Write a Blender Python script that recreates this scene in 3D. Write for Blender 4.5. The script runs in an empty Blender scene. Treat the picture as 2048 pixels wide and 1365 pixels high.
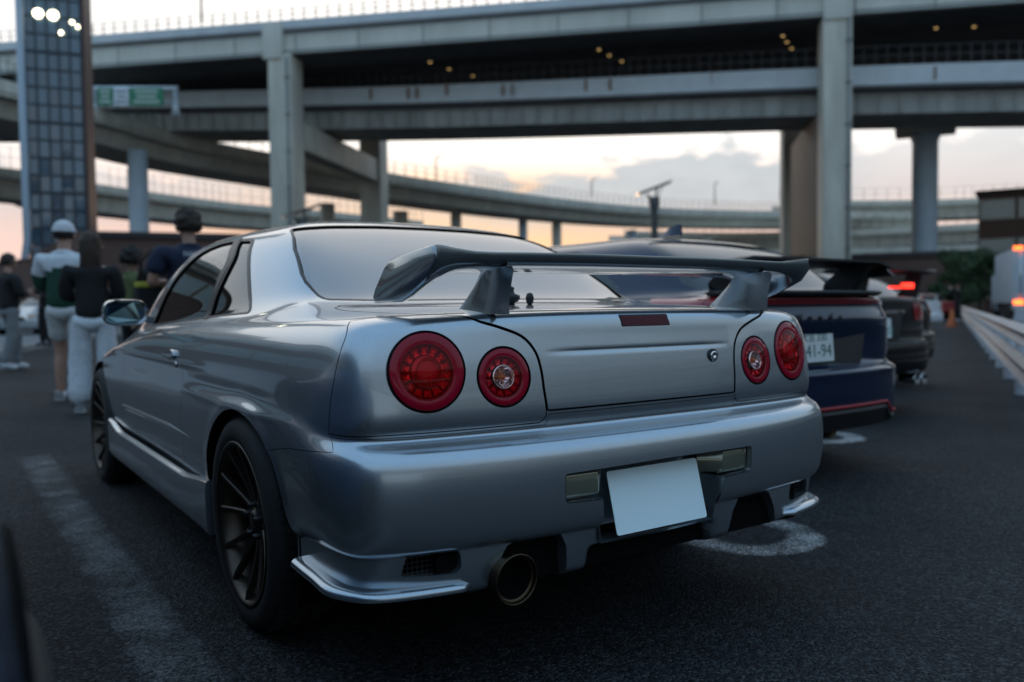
import bpy, bmesh, math, random
import numpy as np
from mathutils import Vector, Matrix
from mathutils.bvhtree import BVHTree
from mathutils.geometry import delaunay_2d_cdt
scene = bpy.context.scene
COL = scene.collection
PI = math.pi
random.seed(7)

# ------------------------------------------------------------------ camera
def make_camera():
    cd = bpy.data.cameras.new('camera')
    cam = bpy.data.objects.new('camera', cd); COL.objects.link(cam)
    yaw, pitch, roll = math.radians(34.309), math.radians(-2.2906), math.radians(-0.6246)
    f = Vector((math.sin(yaw)*math.cos(pitch), math.cos(yaw)*math.cos(pitch), math.sin(pitch)))
    r = Vector((math.cos(yaw), -math.sin(yaw), 0)); u = r.cross(f)
    r2 = r*math.cos(roll)+u*math.sin(roll); u2 = u*math.cos(roll)-r*math.sin(roll)
    m = Matrix((r2, u2, -f)).transposed().to_4x4(); m.translation = (-1.5835, -1.5369, 0.9561)
    cam.matrix_world = m
    cd.sensor_width = 36; cd.lens = 36*1680.05/2048; cd.clip_start = 0.05; cd.clip_end = 6000
    cd.dof.use_dof = True; cd.dof.focus_distance = 2.12; cd.dof.aperture_fstop = 2.0; cd.dof.aperture_blades = 9
    scene.camera = cam
make_camera()

# ------------------------------------------------------------------ sky and sun
def make_world():
    w = bpy.data.worlds.new('World'); scene.world = w; w.use_nodes = True
    nt = w.node_tree; N = nt.nodes; L = nt.links; N.clear()
    def mth(op, a, b=None, c=None, clamp=False):
        n = N.new('ShaderNodeMath'); n.operation = op; n.use_clamp = clamp
        for k, v in enumerate((a, b, c)):
            if v is None: continue
            if isinstance(v, (int, float)): n.inputs[k].default_value = v
            else: L.new(v, n.inputs[k])
        return n.outputs[0]
    def rng(v, a, b, c=0., d=1., smooth=True):
        n = N.new('ShaderNodeMapRange'); n.interpolation_type = 'SMOOTHSTEP' if smooth else 'LINEAR'
        L.new(v, n.inputs[0])
        for k, q in zip((1, 2, 3, 4), (a, b, c, d)): n.inputs[k].default_value = q
        return n.outputs[0]
    def mix(f, a, b, typ='MIX'):
        n = N.new('ShaderNodeMix'); n.data_type = 'RGBA'; n.blend_type = typ
        if isinstance(f, (int, float)): n.inputs[0].default_value = f
        else: L.new(f, n.inputs[0])
        for k, v in ((6, a), (7, b)):
            if isinstance(v, tuple): n.inputs[k].default_value = (*v, 1)
            else: L.new(v, n.inputs[k])
        return n.outputs[2]
    out = N.new('ShaderNodeOutputWorld'); bg = N.new('ShaderNodeBackground')
    sky = N.new('ShaderNodeTexSky'); sky.sky_type = 'NISHITA'; sky.sun_disc = False
    sky.sun_elevation = math.radians(SUN_EL); sky.sun_rotation = math.radians(SUN_AZ)
    sky.air_density = 1.0; sky.dust_density = .8; sky.ozone_density = 2.0
    tc = N.new('ShaderNodeTexCoord'); xyz = N.new('ShaderNodeSeparateXYZ'); L.new(tc.outputs['Generated'], xyz.inputs[0])
    x, y, z = xyz.outputs
    az0 = math.radians(SUN_AZ)
    el = mth('MULTIPLY', mth('ARCSINE', z), 180/PI)                                  # degrees above the horizon
    ax = mth('SUBTRACT', mth('MULTIPLY', x, math.cos(az0)), mth('MULTIPLY', y, math.sin(az0)))
    ay = mth('ADD', mth('MULTIPLY', x, math.sin(az0)), mth('MULTIPLY', y, math.cos(az0)))
    az = mth('MULTIPLY', mth('ARCTAN2', ax, ay), 180/PI)                             # degrees round from the sun
    dist = mth('SQRT', mth('ADD', mth('MULTIPLY', az, az), mth('MULTIPLY', el, el)))
    # thin high veil: blue overhead and behind, white towards the sunset
    front = rng(dist, 8., 82., 1., 0.)
    veil = mix(front, mix(rng(el, 2., 38.), (.46, .56, .62), VEIL_BACK), VEIL_FRONT)
    n1 = N.new('ShaderNodeTexNoise'); n1.inputs['Scale'].default_value = 2.2; n1.inputs['Detail'].default_value = 6; L.new(tc.outputs['Generated'], n1.inputs['Vector'])
    veil = mix(1.0, veil, mix(n1.outputs[0], (.82, .82, .84), (1.16, 1.15, 1.12)), 'MULTIPLY')
    col = mix(VEIL, mix(1.0, sky.outputs[0], (SKY, SKY, SKY), 'MULTIPLY'), veil)
    # peach and pink band along the horizon, strongest round the sun
    band = mth('MULTIPLY', rng(el, 5.4, 11.5, 1., 0.), rng(mth('ABSOLUTE', az), 0., 80., .95, .0))
    col = mix(band, col, mix(rng(mth('ABSOLUTE', az), 3., 26.), (1.05, .56, .27), (.84, .50, .40)))
    glow = mth('MULTIPLY', rng(mth('ABSOLUTE', az), 2., 19., .95, 0.), rng(el, 6., 10.5, 1., 0.))
    col = mix(glow, col, (1.2, .74, .38))
    # cumulus bank with a ragged top, grey against the bright sky
    cv = N.new('ShaderNodeCombineXYZ'); L.new(mth('MULTIPLY', az, .30), cv.inputs[0]); L.new(mth('MULTIPLY', el, .62), cv.inputs[1])
    n2 = N.new('ShaderNodeTexNoise'); n2.inputs['Scale'].default_value = 1.0; n2.inputs['Detail'].default_value = 9; n2.inputs['Roughness'].default_value = .58; L.new(cv.outputs[0], n2.inputs['Vector'])
    cw = N.new('ShaderNodeCombineXYZ'); L.new(mth('MULTIPLY', az, .055), cw.inputs[0]); cw.inputs[1].default_value = 4.4
    n3 = N.new('ShaderNodeTexNoise'); n3.inputs['Scale'].default_value = 1.0; n3.inputs['Detail'].default_value = 2; L.new(cw.outputs[0], n3.inputs['Vector'])
    top = mth('ADD', mth('MULTIPLY', mth('SUBTRACT', n2.outputs[0], .5), 6.0), mth('ADD', mth('MULTIPLY', mth('SUBTRACT', n3.outputs[0], .5), 9.0), CLOUD_TOP))
    body = mth('MULTIPLY', rng(mth('SUBTRACT', top, el), -.35, .8), rng(el, 3.6, 7.2))
    body = mth('MULTIPLY', body, rng(mth('ABSOLUTE', mth('SUBTRACT', az, CLOUD_AZ)), 8., 16., 1., .55))
    col = mix(mth('MULTIPLY', body, .93), col, mix(n2.outputs[0], (.43, .48, .525), (.64, .675, .69)))
    L.new(col, bg.inputs[0]); bg.inputs[1].default_value = 1.0
    L.new(bg.outputs[0], out.inputs[0])
VEIL_BACK, VEIL_FRONT, VEIL, CLOUD_TOP, CLOUD_AZ = (.38, .62, .90), (1.32, 1.26, 1.19), .93, 9.6, 14.0
SUN_EL, SUN_AZ, SKY, LAMP = 2.0, 30.0, 0.12, 3.0
make_world()
def make_sun():
    ld = bpy.data.lights.new('sun', 'SUN'); ld.energy = 0.12; ld.angle = math.radians(8); ld.color = (1, .62, .36)
    o = bpy.data.objects.new('sun', ld); COL.objects.link(o)
    az, el = math.radians(SUN_AZ), math.radians(SUN_EL)
    d = Vector((math.sin(az)*math.cos(el), math.cos(az)*math.cos(el), math.sin(el)))
    o.rotation_euler = d.to_track_quat('Z', 'Y').to_euler()
make_sun()
scene.view_settings.view_transform = 'Standard'; scene.view_settings.look = 'None'
scene.view_settings.exposure = 0.15; scene.view_settings.gamma = 1; scene.view_settings.use_curve_mapping = False

# ------------------------------------------------------------------ object helpers
def tag(o, label=None, cat=None, group=None, kind=None):
    if label: o['label'] = label
    if cat: o['category'] = cat
    if group: o['group'] = group
    if kind: o['kind'] = kind
    return o
def empty(name, loc=(0,0,0), rz=0, label=None, cat=None, group=None):
    o = bpy.data.objects.new(name, None); COL.objects.link(o); o.location = loc; o.rotation_euler = (0,0,rz)
    o.empty_display_size = .1
    return tag(o, label, cat, group)
def mesh_obj(name, verts, faces, mat, parent=None, smooth=False, normals=None, mats=None, midx=None):
    me = bpy.data.meshes.new(name); me.from_pydata([tuple(v) for v in verts], [], faces); me.update()
    for m in (mats or [mat]): me.materials.append(m)
    if midx is not None: me.polygons.foreach_set('material_index', midx)
    if smooth: me.polygons.foreach_set('use_smooth', [True]*len(me.polygons))
    if normals is not None: me.normals_split_custom_set_from_vertices([tuple(n) for n in normals])
    o = bpy.data.objects.new(name, me); COL.objects.link(o); o.parent = parent
    return o
class MB:
    """collects boxes, bars, tubes, lathes and builds one mesh"""
    def __init__(s): s.v = []; s.f = []; s.sm = []
    def add(s, vs, fs, smooth=False, M=None):
        n = len(s.v); s.v += [tuple(M @ Vector(v)) if M is not None else tuple(v) for v in vs]
        s.f += [tuple(i+n for i in f) for f in fs]; s.sm += [smooth]*len(fs); return s
    def box(s, c, size, M=None, taper=1.0):
        x, y, z = (d/2 for d in size); t = taper
        vs = [(-x,-y,-z),(x,-y,-z),(x,y,-z),(-x,y,-z),(-x*t,-y*t,z),(x*t,-y*t,z),(x*t,y*t,z),(-x*t,y*t,z)]
        fs = [(0,3,2,1),(4,5,6,7),(0,1,5,4),(1,2,6,5),(2,3,7,6),(3,0,4,7)]
        T = Matrix.Translation(c)
        return s.add(vs, fs, False, (M @ T) if M is not None else T)
    def bar(s, a, b, w, h=None, up=(0,0,1)):
        a, b = Vector(a), Vector(b); d = b-a; L = d.length; h = h or w
        z = d.normalized(); u = Vector(up)
        if abs(z.dot(u)) > .98: u = Vector((1,0,0))
        x = u.cross(z).normalized(); y = z.cross(x)
        M = Matrix((x, y, z)).transposed().to_4x4(); M.translation = (a+b)/2
        return s.box((0,0,0), (w, h, L), M)
    def tube(s, pts, r, n=10, caps=True, closed=False):
        pts = [Vector(p) for p in pts]; k = len(pts)
        rs = r if isinstance(r, (list, tuple)) else [r]*k
        vs = []; fs = []; prev = None
        for i, p in enumerate(pts):
            t = (pts[(i+1) % k]-pts[i-1]) if closed else (pts[min(i+1, k-1)]-pts[max(i-1, 0)])
            t.normalize()
            if prev is None:
                prev = t.cross(Vector((0,0,1)))
                if prev.length < .05: prev = t.cross(Vector((1,0,0)))
            x = (prev - t*prev.dot(t)).normalized(); prev = x; y = t.cross(x)
            for a in range(n):
                q = 2*PI*a/n; vs.append(p + (x*math.cos(q)+y*math.sin(q))*rs[i])
        for i in range(k if closed else k-1):
            for a in range(n):
                b = (a+1) % n; j = (i+1) % k
                fs.append((i*n+a, i*n+b, j*n+b, j*n+a))
        if caps and not closed:
            fs.append(tuple(range(n-1, -1, -1))); fs.append(tuple((k-1)*n+a for a in range(n)))
        return s.add(vs, fs, True)
    def lathe(s, prof, n=32, M=None, cap0=False, cap1=False):
        """prof: (r, h) points, round the local z axis"""
        vs = []; fs = []; k = len(prof)
        for r, h in prof:
            for a in range(n):
                q = 2*PI*a/n; vs.append((r*math.cos(q), r*math.sin(q), h))
        for i in range(k-1):
            for a in range(n):
                b = (a+1) % n; fs.append((i*n+a, i*n+b, (i+1)*n+b, (i+1)*n+a))
        if cap0: fs.append(tuple(range(n-1, -1, -1)))
        if cap1: fs.append(tuple((k-1)*n+a for a in range(n)))
        return s.add(vs, fs, True, M)
    def prism(s, poly, d0, d1, M=None):
        """poly in local xy, extruded in z from d0 to d1"""
        n = len(poly)
        vs = [(p[0], p[1], d0) for p in poly]+[(p[0], p[1], d1) for p in poly]
        fs = [tuple(range(n-1, -1, -1)), tuple(range(n, 2*n))]+[(i, (i+1) % n, n+(i+1) % n, n+i) for i in range(n)]
        return s.add(vs, fs, False, M)
    def sweep(s, rows, closed=False, smooth=True, caps=False):
        """rows: list of equally long point lists, skinned"""
        k = len(rows); n = len(rows[0]); vs = [p for r in rows for p in r]; fs = []
        for i in range(k-1):
            for a in range(n if closed else n-1):
                b = (a+1) % n; fs.append((i*n+a, i*n+b, (i+1)*n+b, (i+1)*n+a))
        if caps: fs.append(tuple(range(n-1, -1, -1))); fs.append(tuple((k-1)*n+a for a in range(n)))
        return s.add(vs, fs, smooth)
    def build(s, name, mat, parent=None, auto=None, bevel=0):
        me = bpy.data.meshes.new(name); me.from_pydata(s.v, [], s.f); me.update()
        me.materials.append(mat); me.polygons.foreach_set('use_smooth', s.sm)
        if bevel or auto:
            bm = bmesh.new(); bm.from_mesh(me)
            if bevel:
                bmesh.ops.remove_doubles(bm, verts=bm.verts, dist=1e-5)
                es = [e for e in bm.edges if len(e.link_faces) == 2 and e.calc_face_angle(0) > .5]
                bmesh.ops.bevel(bm, geom=es, offset=bevel, segments=2, affect='EDGES', profile=.6, clamp_overlap=True)
            bmesh.ops.recalc_face_normals(bm, faces=bm.faces)
            for e in bm.edges:
                if len(e.link_faces) == 2 and e.calc_face_angle(0) > (auto or .6): e.smooth = False
            for f in bm.faces: f.smooth = True
            bm.to_mesh(me); bm.free()
        o = bpy.data.objects.new(name, me); COL.objects.link(o); o.parent = parent
        return o
def copy_tree(o, parent=None):
    c = o.copy(); COL.objects.link(c); c.parent = parent
    for ch in list(o.children): copy_tree(ch, c)
    return c
def frame(origin, x, z):
    """matrix with local x along x, local z along z"""
    z = Vector(z).normalized(); x = Vector(x); x = (x-z*x.dot(z)).normalized(); y = z.cross(x)
    M = Matrix((x, y, z)).transposed().to_4x4(); M.translation = origin
    return M

# ------------------------------------------------------------------ materials
def mat(name, col, rough=.5, metal=0, coat=0, coat_rough=.03, spec=.5, emit=None, estr=1, trans=0, ior=1.45, alpha=1):
    m = bpy.data.materials.new(name); m.use_nodes = True
    b = m.node_tree.nodes['Principled BSDF']
    b.inputs['Base Color'].default_value = (*col, 1); b.inputs['Roughness'].default_value = rough
    b.inputs['Metallic'].default_value = metal; b.inputs['Coat Weight'].default_value = coat
    b.inputs['Coat Roughness'].default_value = coat_rough; b.inputs['Specular IOR Level'].default_value = spec
    b.inputs['Transmission Weight'].default_value = trans; b.inputs['IOR'].default_value = ior
    b.inputs['Alpha'].default_value = alpha
    if emit: b.inputs['Emission Color'].default_value = (*emit, 1); b.inputs['Emission Strength'].default_value = estr
    return m
def noisy(m, scale=8, amount=.25, detail=6, rough_amt=0, bump=0, bump_scale=None, stretch=(1,1,1)):
    """procedural grain on a material: colour varied by noise, optional roughness variation and bump"""
    nt = m.node_tree; N = nt.nodes; L = nt.links; b = N['Principled BSDF']
    tc = N.new('ShaderNodeTexCoord'); mp = N.new('ShaderNodeMapping'); mp.inputs['Scale'].default_value = stretch
    L.new(tc.outputs['Object'], mp.inputs[0])
    n = N.new('ShaderNodeTexNoise'); n.inputs['Scale'].default_value = scale; n.inputs['Detail'].default_value = detail
    n.inputs['Roughness'].default_value = .65; L.new(mp.outputs[0], n.inputs['Vector'])
    c = b.inputs['Base Color'].default_value[:]
    mx = N.new('ShaderNodeMix'); mx.data_type = 'RGBA'
    mr = N.new('ShaderNodeMapRange'); mr.inputs[1].default_value = .25; mr.inputs[2].default_value = .75
    L.new(n.outputs[0], mr.inputs[0]); L.new(mr.outputs[0], mx.inputs[0])
    mx.inputs[6].default_value = (*[v*(1-amount) for v in c[:3]], 1); mx.inputs[7].default_value = (*[min(1, v*(1+amount)) for v in c[:3]], 1)
    L.new(mx.outputs[2], b.inputs['Base Color'])
    if rough_amt:
        r0 = b.inputs['Roughness'].default_value
        m2 = N.new('ShaderNodeMapRange'); m2.inputs[3].default_value = max(0, r0-rough_amt); m2.inputs[4].default_value = min(1, r0+rough_amt)
        L.new(n.outputs[0], m2.inputs[0]); L.new(m2.outputs[0], b.inputs['Roughness'])
    if bump:
        n2 = N.new('ShaderNodeTexNoise'); n2.inputs['Scale'].default_value = bump_scale or scale*4; n2.inputs['Detail'].default_value = 4
        L.new(mp.outputs[0], n2.inputs['Vector'])
        bp = N.new('ShaderNodeBump'); bp.inputs['Strength'].default_value = bump; bp.inputs['Distance'].default_value = .02
        L.new(n2.outputs[0], bp.inputs['Height']); L.new(bp.outputs[0], b.inputs['Normal'])
    return m
def car_paint(name, col, metal=.75, rough=.32, coat=1.0, flake=True):
    m = mat(name, col, rough, metal, coat, .02)
    nt = m.node_tree; N = nt.nodes; L = nt.links; b = N['Principled BSDF']
    tc = N.new('ShaderNodeTexCoord')
    if flake:
        vo = N.new('ShaderNodeTexVoronoi'); vo.inputs['Scale'].default_value = 900
        L.new(tc.outputs['Object'], vo.inputs['Vector'])
        sp = N.new('ShaderNodeSeparateColor'); L.new(vo.outputs['Color'], sp.inputs[0])
        mr = N.new('ShaderNodeMapRange'); mr.inputs[3].default_value = .92; mr.inputs[4].default_value = 1.08
        L.new(sp.outputs[0], mr.inputs[0])
        mu = N.new('ShaderNodeMix'); mu.data_type = 'RGBA'; mu.blend_type = 'MULTIPLY'; mu.inputs[0].default_value = 1
        mu.inputs[6].default_value = (*col, 1); L.new(mr.outputs[0], mu.inputs[7]); L.new(mu.outputs[2], b.inputs['Base Color'])
    # road film: faint dusty patches that dull the clear coat
    n = N.new('ShaderNodeTexNoise'); n.inputs['Scale'].default_value = 5; n.inputs['Detail'].default_value = 8; n.inputs['Roughness'].default_value = .7
    L.new(tc.outputs['Object'], n.inputs['Vector'])
    m2 = N.new('ShaderNodeMapRange'); m2.inputs[1].default_value = .45; m2.inputs[2].default_value = .8
    m2.inputs[3].default_value = .02; m2.inputs[4].default_value = .11
    L.new(n.outputs[0], m2.inputs[0]); L.new(m2.outputs[0], b.inputs['Coat Roughness'])
    return m
def glass_mat(name, tint, rough=.02, ior=1.5, film=0):
    """thin tinted glass: tinted see-through plus Fresnel reflection"""
    m = bpy.data.materials.new(name); m.use_nodes = True; nt = m.node_tree; N = nt.nodes; L = nt.links; N.clear()
    o = N.new('ShaderNodeOutputMaterial'); t = N.new('ShaderNodeBsdfTransparent'); t.inputs[0].default_value = (*tint, 1)
    g = N.new('ShaderNodeBsdfGlossy'); g.inputs['Roughness'].default_value = rough; g.inputs[0].default_value = (.95, .97, 1, 1)
    fr = N.new('ShaderNodeFresnel'); fr.inputs[0].default_value = ior
    mx = N.new('ShaderNodeMixShader'); ma = N.new('ShaderNodeMath'); ma.operation = 'MULTIPLY_ADD'; ma.use_clamp = True; ma.inputs[1].default_value = 1-film; ma.inputs[2].default_value = film
    L.new(fr.outputs[0], ma.inputs[0]); L.new(ma.outputs[0], mx.inputs[0]); L.new(t.outputs[0], mx.inputs[1]); L.new(g.outputs[0], mx.inputs[2])
    L.new(mx.outputs[0], o.inputs[0])
    return m
M_ = {}
M_['silver'] = car_paint('silver_paint', (.41, .465, .515), .88, .25)
M_['black'] = mat('black_plastic', (.012, .012, .013), .5)
M_['gap'] = mat('panel_gap_black', (.004, .004, .004), .9, spec=.1)
M_['rubber'] = noisy(mat('tyre_rubber', (.014, .014, .015), .75), 60, .4)
M_['trim'] = mat('black_trim', (.015, .015, .017), .35)
M_['bronze'] = mat('bronze_wheel', (.07, .055, .044), .34, .85)
M_['chrome'] = mat('chrome', (.75, .75, .75), .12, 1)
M_['rear_glass'] = glass_mat('dark_glass', (.05, .05, .055), ior=1.7, film=.26)
M_['side_glass'] = glass_mat('green_glass', (.50, .62, .54), film=.10)
M_['cabin'] = noisy(mat('cabin_cloth', (.03, .03, .033), .85), 40, .3)

# ------------------------------------------------------------------ spline skin with cut-out panels
class Skin:
    """bicubic B-spline surface over a net P[i][j] of points; mirror plane x=0 at u=0 and u=umax"""
    def __init__(s, P, mir0=True, mir1=True, dense=10, disp=None, sign=-1.0):
        s.sign = sign
        P = np.array(P, float); s.m, s.n = P.shape[:2]; fl = np.array([-1., 1, 1])
        a = P[1]*fl if mir0 else 2*P[0]-P[1]; b = P[-2]*fl if mir1 else 2*P[-1]-P[-2]
        P = np.concatenate([a[None], P, b[None]], 0)
        P = np.concatenate([(2*P[:, :1]-P[:, 1:2]), P, (2*P[:, -1:]-P[:, -2:-1])], 1)
        s.P = P; s.disp = disp
        nu, nv = (s.m-1)*dense+1, (s.n-1)*dense+1
        u = np.linspace(0, s.m-1, nu); v = np.linspace(0, s.n-1, nv)
        U, V = np.meshgrid(u, v, indexing='ij'); s.gu, s.gv = U.ravel(), V.ravel()
        X = s.ev(s.gu, s.gv); s.X = X; s.nv = nv
        F = [(i*nv+j, (i+1)*nv+j, (i+1)*nv+j+1, i*nv+j+1) for i in range(nu-1) for j in range(nv-1)]
        s.F = F; s.bvh = BVHTree.FromPolygons([tuple(x) for x in X], F)
    @staticmethod
    def _w(t):
        return np.stack([(1-t)**3, 3*t**3-6*t**2+4, -3*t**3+3*t**2+3*t+1, t**3], -1)/6
    @staticmethod
    def _dw(t):
        return np.stack([-(1-t)**2, 3*t**2-4*t, -3*t**2+2*t+1, t**2], -1)/2
    def _e(s, u, v, wu, wv):
        iu = np.clip(np.floor(u).astype(int), 0, s.m-2); iv = np.clip(np.floor(v).astype(int), 0, s.n-2)
        A = wu(u-iu); B = wv(v-iv); r = 0
        for a in range(4):
            for b in range(4):
                r = r + (A[:, a]*B[:, b])[:, None]*s.P[iu+a, iv+b]
        return r
    def raw(s, u, v): return s._e(u, v, s._w, s._w)
    def nrm(s, u, v):
        n = np.cross(s._e(u, v, s._dw, s._w), s._e(u, v, s._w, s._dw))
        return n/np.maximum(np.linalg.norm(n, axis=1), 1e-12)[:, None]*s.sign
    def ev(s, u, v):
        u = np.asarray(u, float); v = np.asarray(v, float); X = s.raw(u, v)
        if s.disp is not None: X = X + s.nrm(u, v)*s.disp(X)[:, None]
        return X
    def normal(s, u, v):
        if s.disp is None: return s.nrm(u, v)
        h = 2e-3; du = s.ev(np.minimum(u+h, s.m-1), v)-s.ev(np.maximum(u-h, 0), v); dv = s.ev(u, np.minimum(v+h, s.n-1))-s.ev(u, np.maximum(v-h, 0))
        n = np.cross(du, dv); return n/np.maximum(np.linalg.norm(n, axis=1), 1e-12)[:, None]*s.sign
    def hit(s, o, d):
        loc, n, idx, dist = s.bvh.ray_cast(Vector(o), Vector(d).normalized())
        if loc is None: return None
        f = s.F[idx]; best = None; L = np.array(loc)
        u0, v0 = s.gu[f[0]], s.gv[f[0]]; u1, v1 = s.gu[f[2]], s.gv[f[2]]
        u = (u0+u1)/2; v = (v0+v1)/2
        for _ in range(4):
            uu = np.array([u]); vv = np.array([v]); p = s.ev(uu, vv)[0]; a = s._e(uu, vv, s._dw, s._w)[0]; b = s._e(uu, vv, s._w, s._dw)[0]
            J = np.stack([a, b], 1); dlt = np.linalg.lstsq(J, L-p, rcond=None)[0]
            u = min(max(u+dlt[0], 0), s.m-1); v = min(max(v+dlt[1], 0), s.n-1)
        return (u, v)
    def cast(s, pts, axis):
        """(a,b) points projected on the skin: axis 'x' from the left (y,z), 'y' from behind (x,z), 'z' from above (x,y)"""
        out = []
        for p in pts:
            if axis == 'x': h = s.hit((-5, p[0], p[1]), (1, 0, 0))
            elif axis == 'y': h = s.hit((min(p[0], -.002), -5, p[1]), (0, 1, 0))
            else: h = s.hit((min(p[0], -.002), p[1], 5), (0, 0, -1))
            if h is None: print('MISS', axis, p); continue
            out.append(h)
        return out
def dens(pts, n=8, closed=False):
    """straight subdivision of a polyline"""
    out = []; k = len(pts)
    for i in range(k if closed else k-1):
        a, b = pts[i], pts[(i+1) % k]
        out += [tuple(a[c]+(b[c]-a[c])*t/n for c in range(len(a))) for t in range(n)]
    return out if closed else out+[tuple(pts[-1])]
def smooth_loop(pts, n=8, closed=True, ten=.5):
    """Catmull-Rom through the points"""
    out = []; k = len(pts); P = [np.array(p, float) for p in pts]
    for i in range(k if closed else k-1):
        p0 = P[(i-1) % k] if closed or i > 0 else P[i]; p1 = P[i]; p2 = P[(i+1) % k]; p3 = P[(i+2) % k] if closed or i+2 < k else p2
        for j in range(n):
            t = j/n
            out.append(tuple(.5*((2*p1)+(p2-p0)*t+(2*p0-5*p1+4*p2-p3)*t*t+(3*p1-p0-3*p2+p3)*t**3)))
    return out if closed else out+[tuple(P[-1])]
def round_poly(pts, r, n=5):
    """closed polygon with rounded corners; r a number or one per corner"""
    out = []; k = len(pts)
    for i in range(k):
        p = Vector(pts[i]); a = Vector(pts[i-1]); b = Vector(pts[(i+1) % k]); rr = r[i] if isinstance(r, (list, tuple)) else r
        da = (a-p); db = (b-p); q = min(rr, da.length*.49, db.length*.49)
        if q < 1e-6: out.append(tuple(p)); continue
        A = p+da.normalized()*q; B = p+db.normalized()*q
        for j in range(n+1):
            t = j/n; out.append(tuple(A*(1-t)**2+p*2*t*(1-t)+B*t*t))
    return out
def in_poly(px, py, poly):
    poly = np.asarray(poly); x0, y0 = poly[:, 0], poly[:, 1]; x1, y1 = np.roll(x0, -1), np.roll(y0, -1)
    c = np.zeros(len(px), bool)
    for a, b, d, e in zip(x0, y0, x1, y1):
        if b == e: continue
        k = (b > py) != (e > py); c ^= k & (px < (d-a)*(py-b)/(e-b)+a)
    return c
def inset(skin, loop, g):
    """loop in (u,v) moved inwards by g metres on the skin"""
    L = np.array(loop); X = skin.ev(L[:, 0], L[:, 1]); N = skin.nrm(L[:, 0], L[:, 1])
    T = np.roll(X, -1, 0)-np.roll(X, 1, 0); T /= np.maximum(np.linalg.norm(T, axis=1), 1e-9)[:, None]
    for i in range(len(L)):
        if L[i, 0] < 1e-6:
            j, k = (i+1) % len(L), i-1
            if L[j, 0] > 1e-6: T[i] = X[j]-X[i]
            elif L[k, 0] > 1e-6: T[i] = X[i]-X[k]
            T[i] /= max(np.linalg.norm(T[i]), 1e-9)
    B = np.cross(N, T); a = skin._e(L[:, 0], L[:, 1], skin._dw, skin._w); b = skin._e(L[:, 0], L[:, 1], skin._w, skin._dw)
    out = []
    area = .5*np.sum(L[:, 0]*np.roll(L[:, 1], -1)-np.roll(L[:, 0], -1)*L[:, 1])*skin.sign
    sg = 1 if area > 0 else -1
    for i in range(len(L)):
        d = np.linalg.lstsq(np.stack([a[i], b[i]], 1), B[i]*g*sg, rcond=None)[0]; m = np.linalg.norm(d)
        if m > .2: d *= .2/m
        out.append((0.0 if L[i, 0] < 1e-6 else min(max(L[i, 0]+d[0], 0), skin.m-1), min(max(L[i, 1]+d[1], 0), skin.n-1)))
    return out
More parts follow.
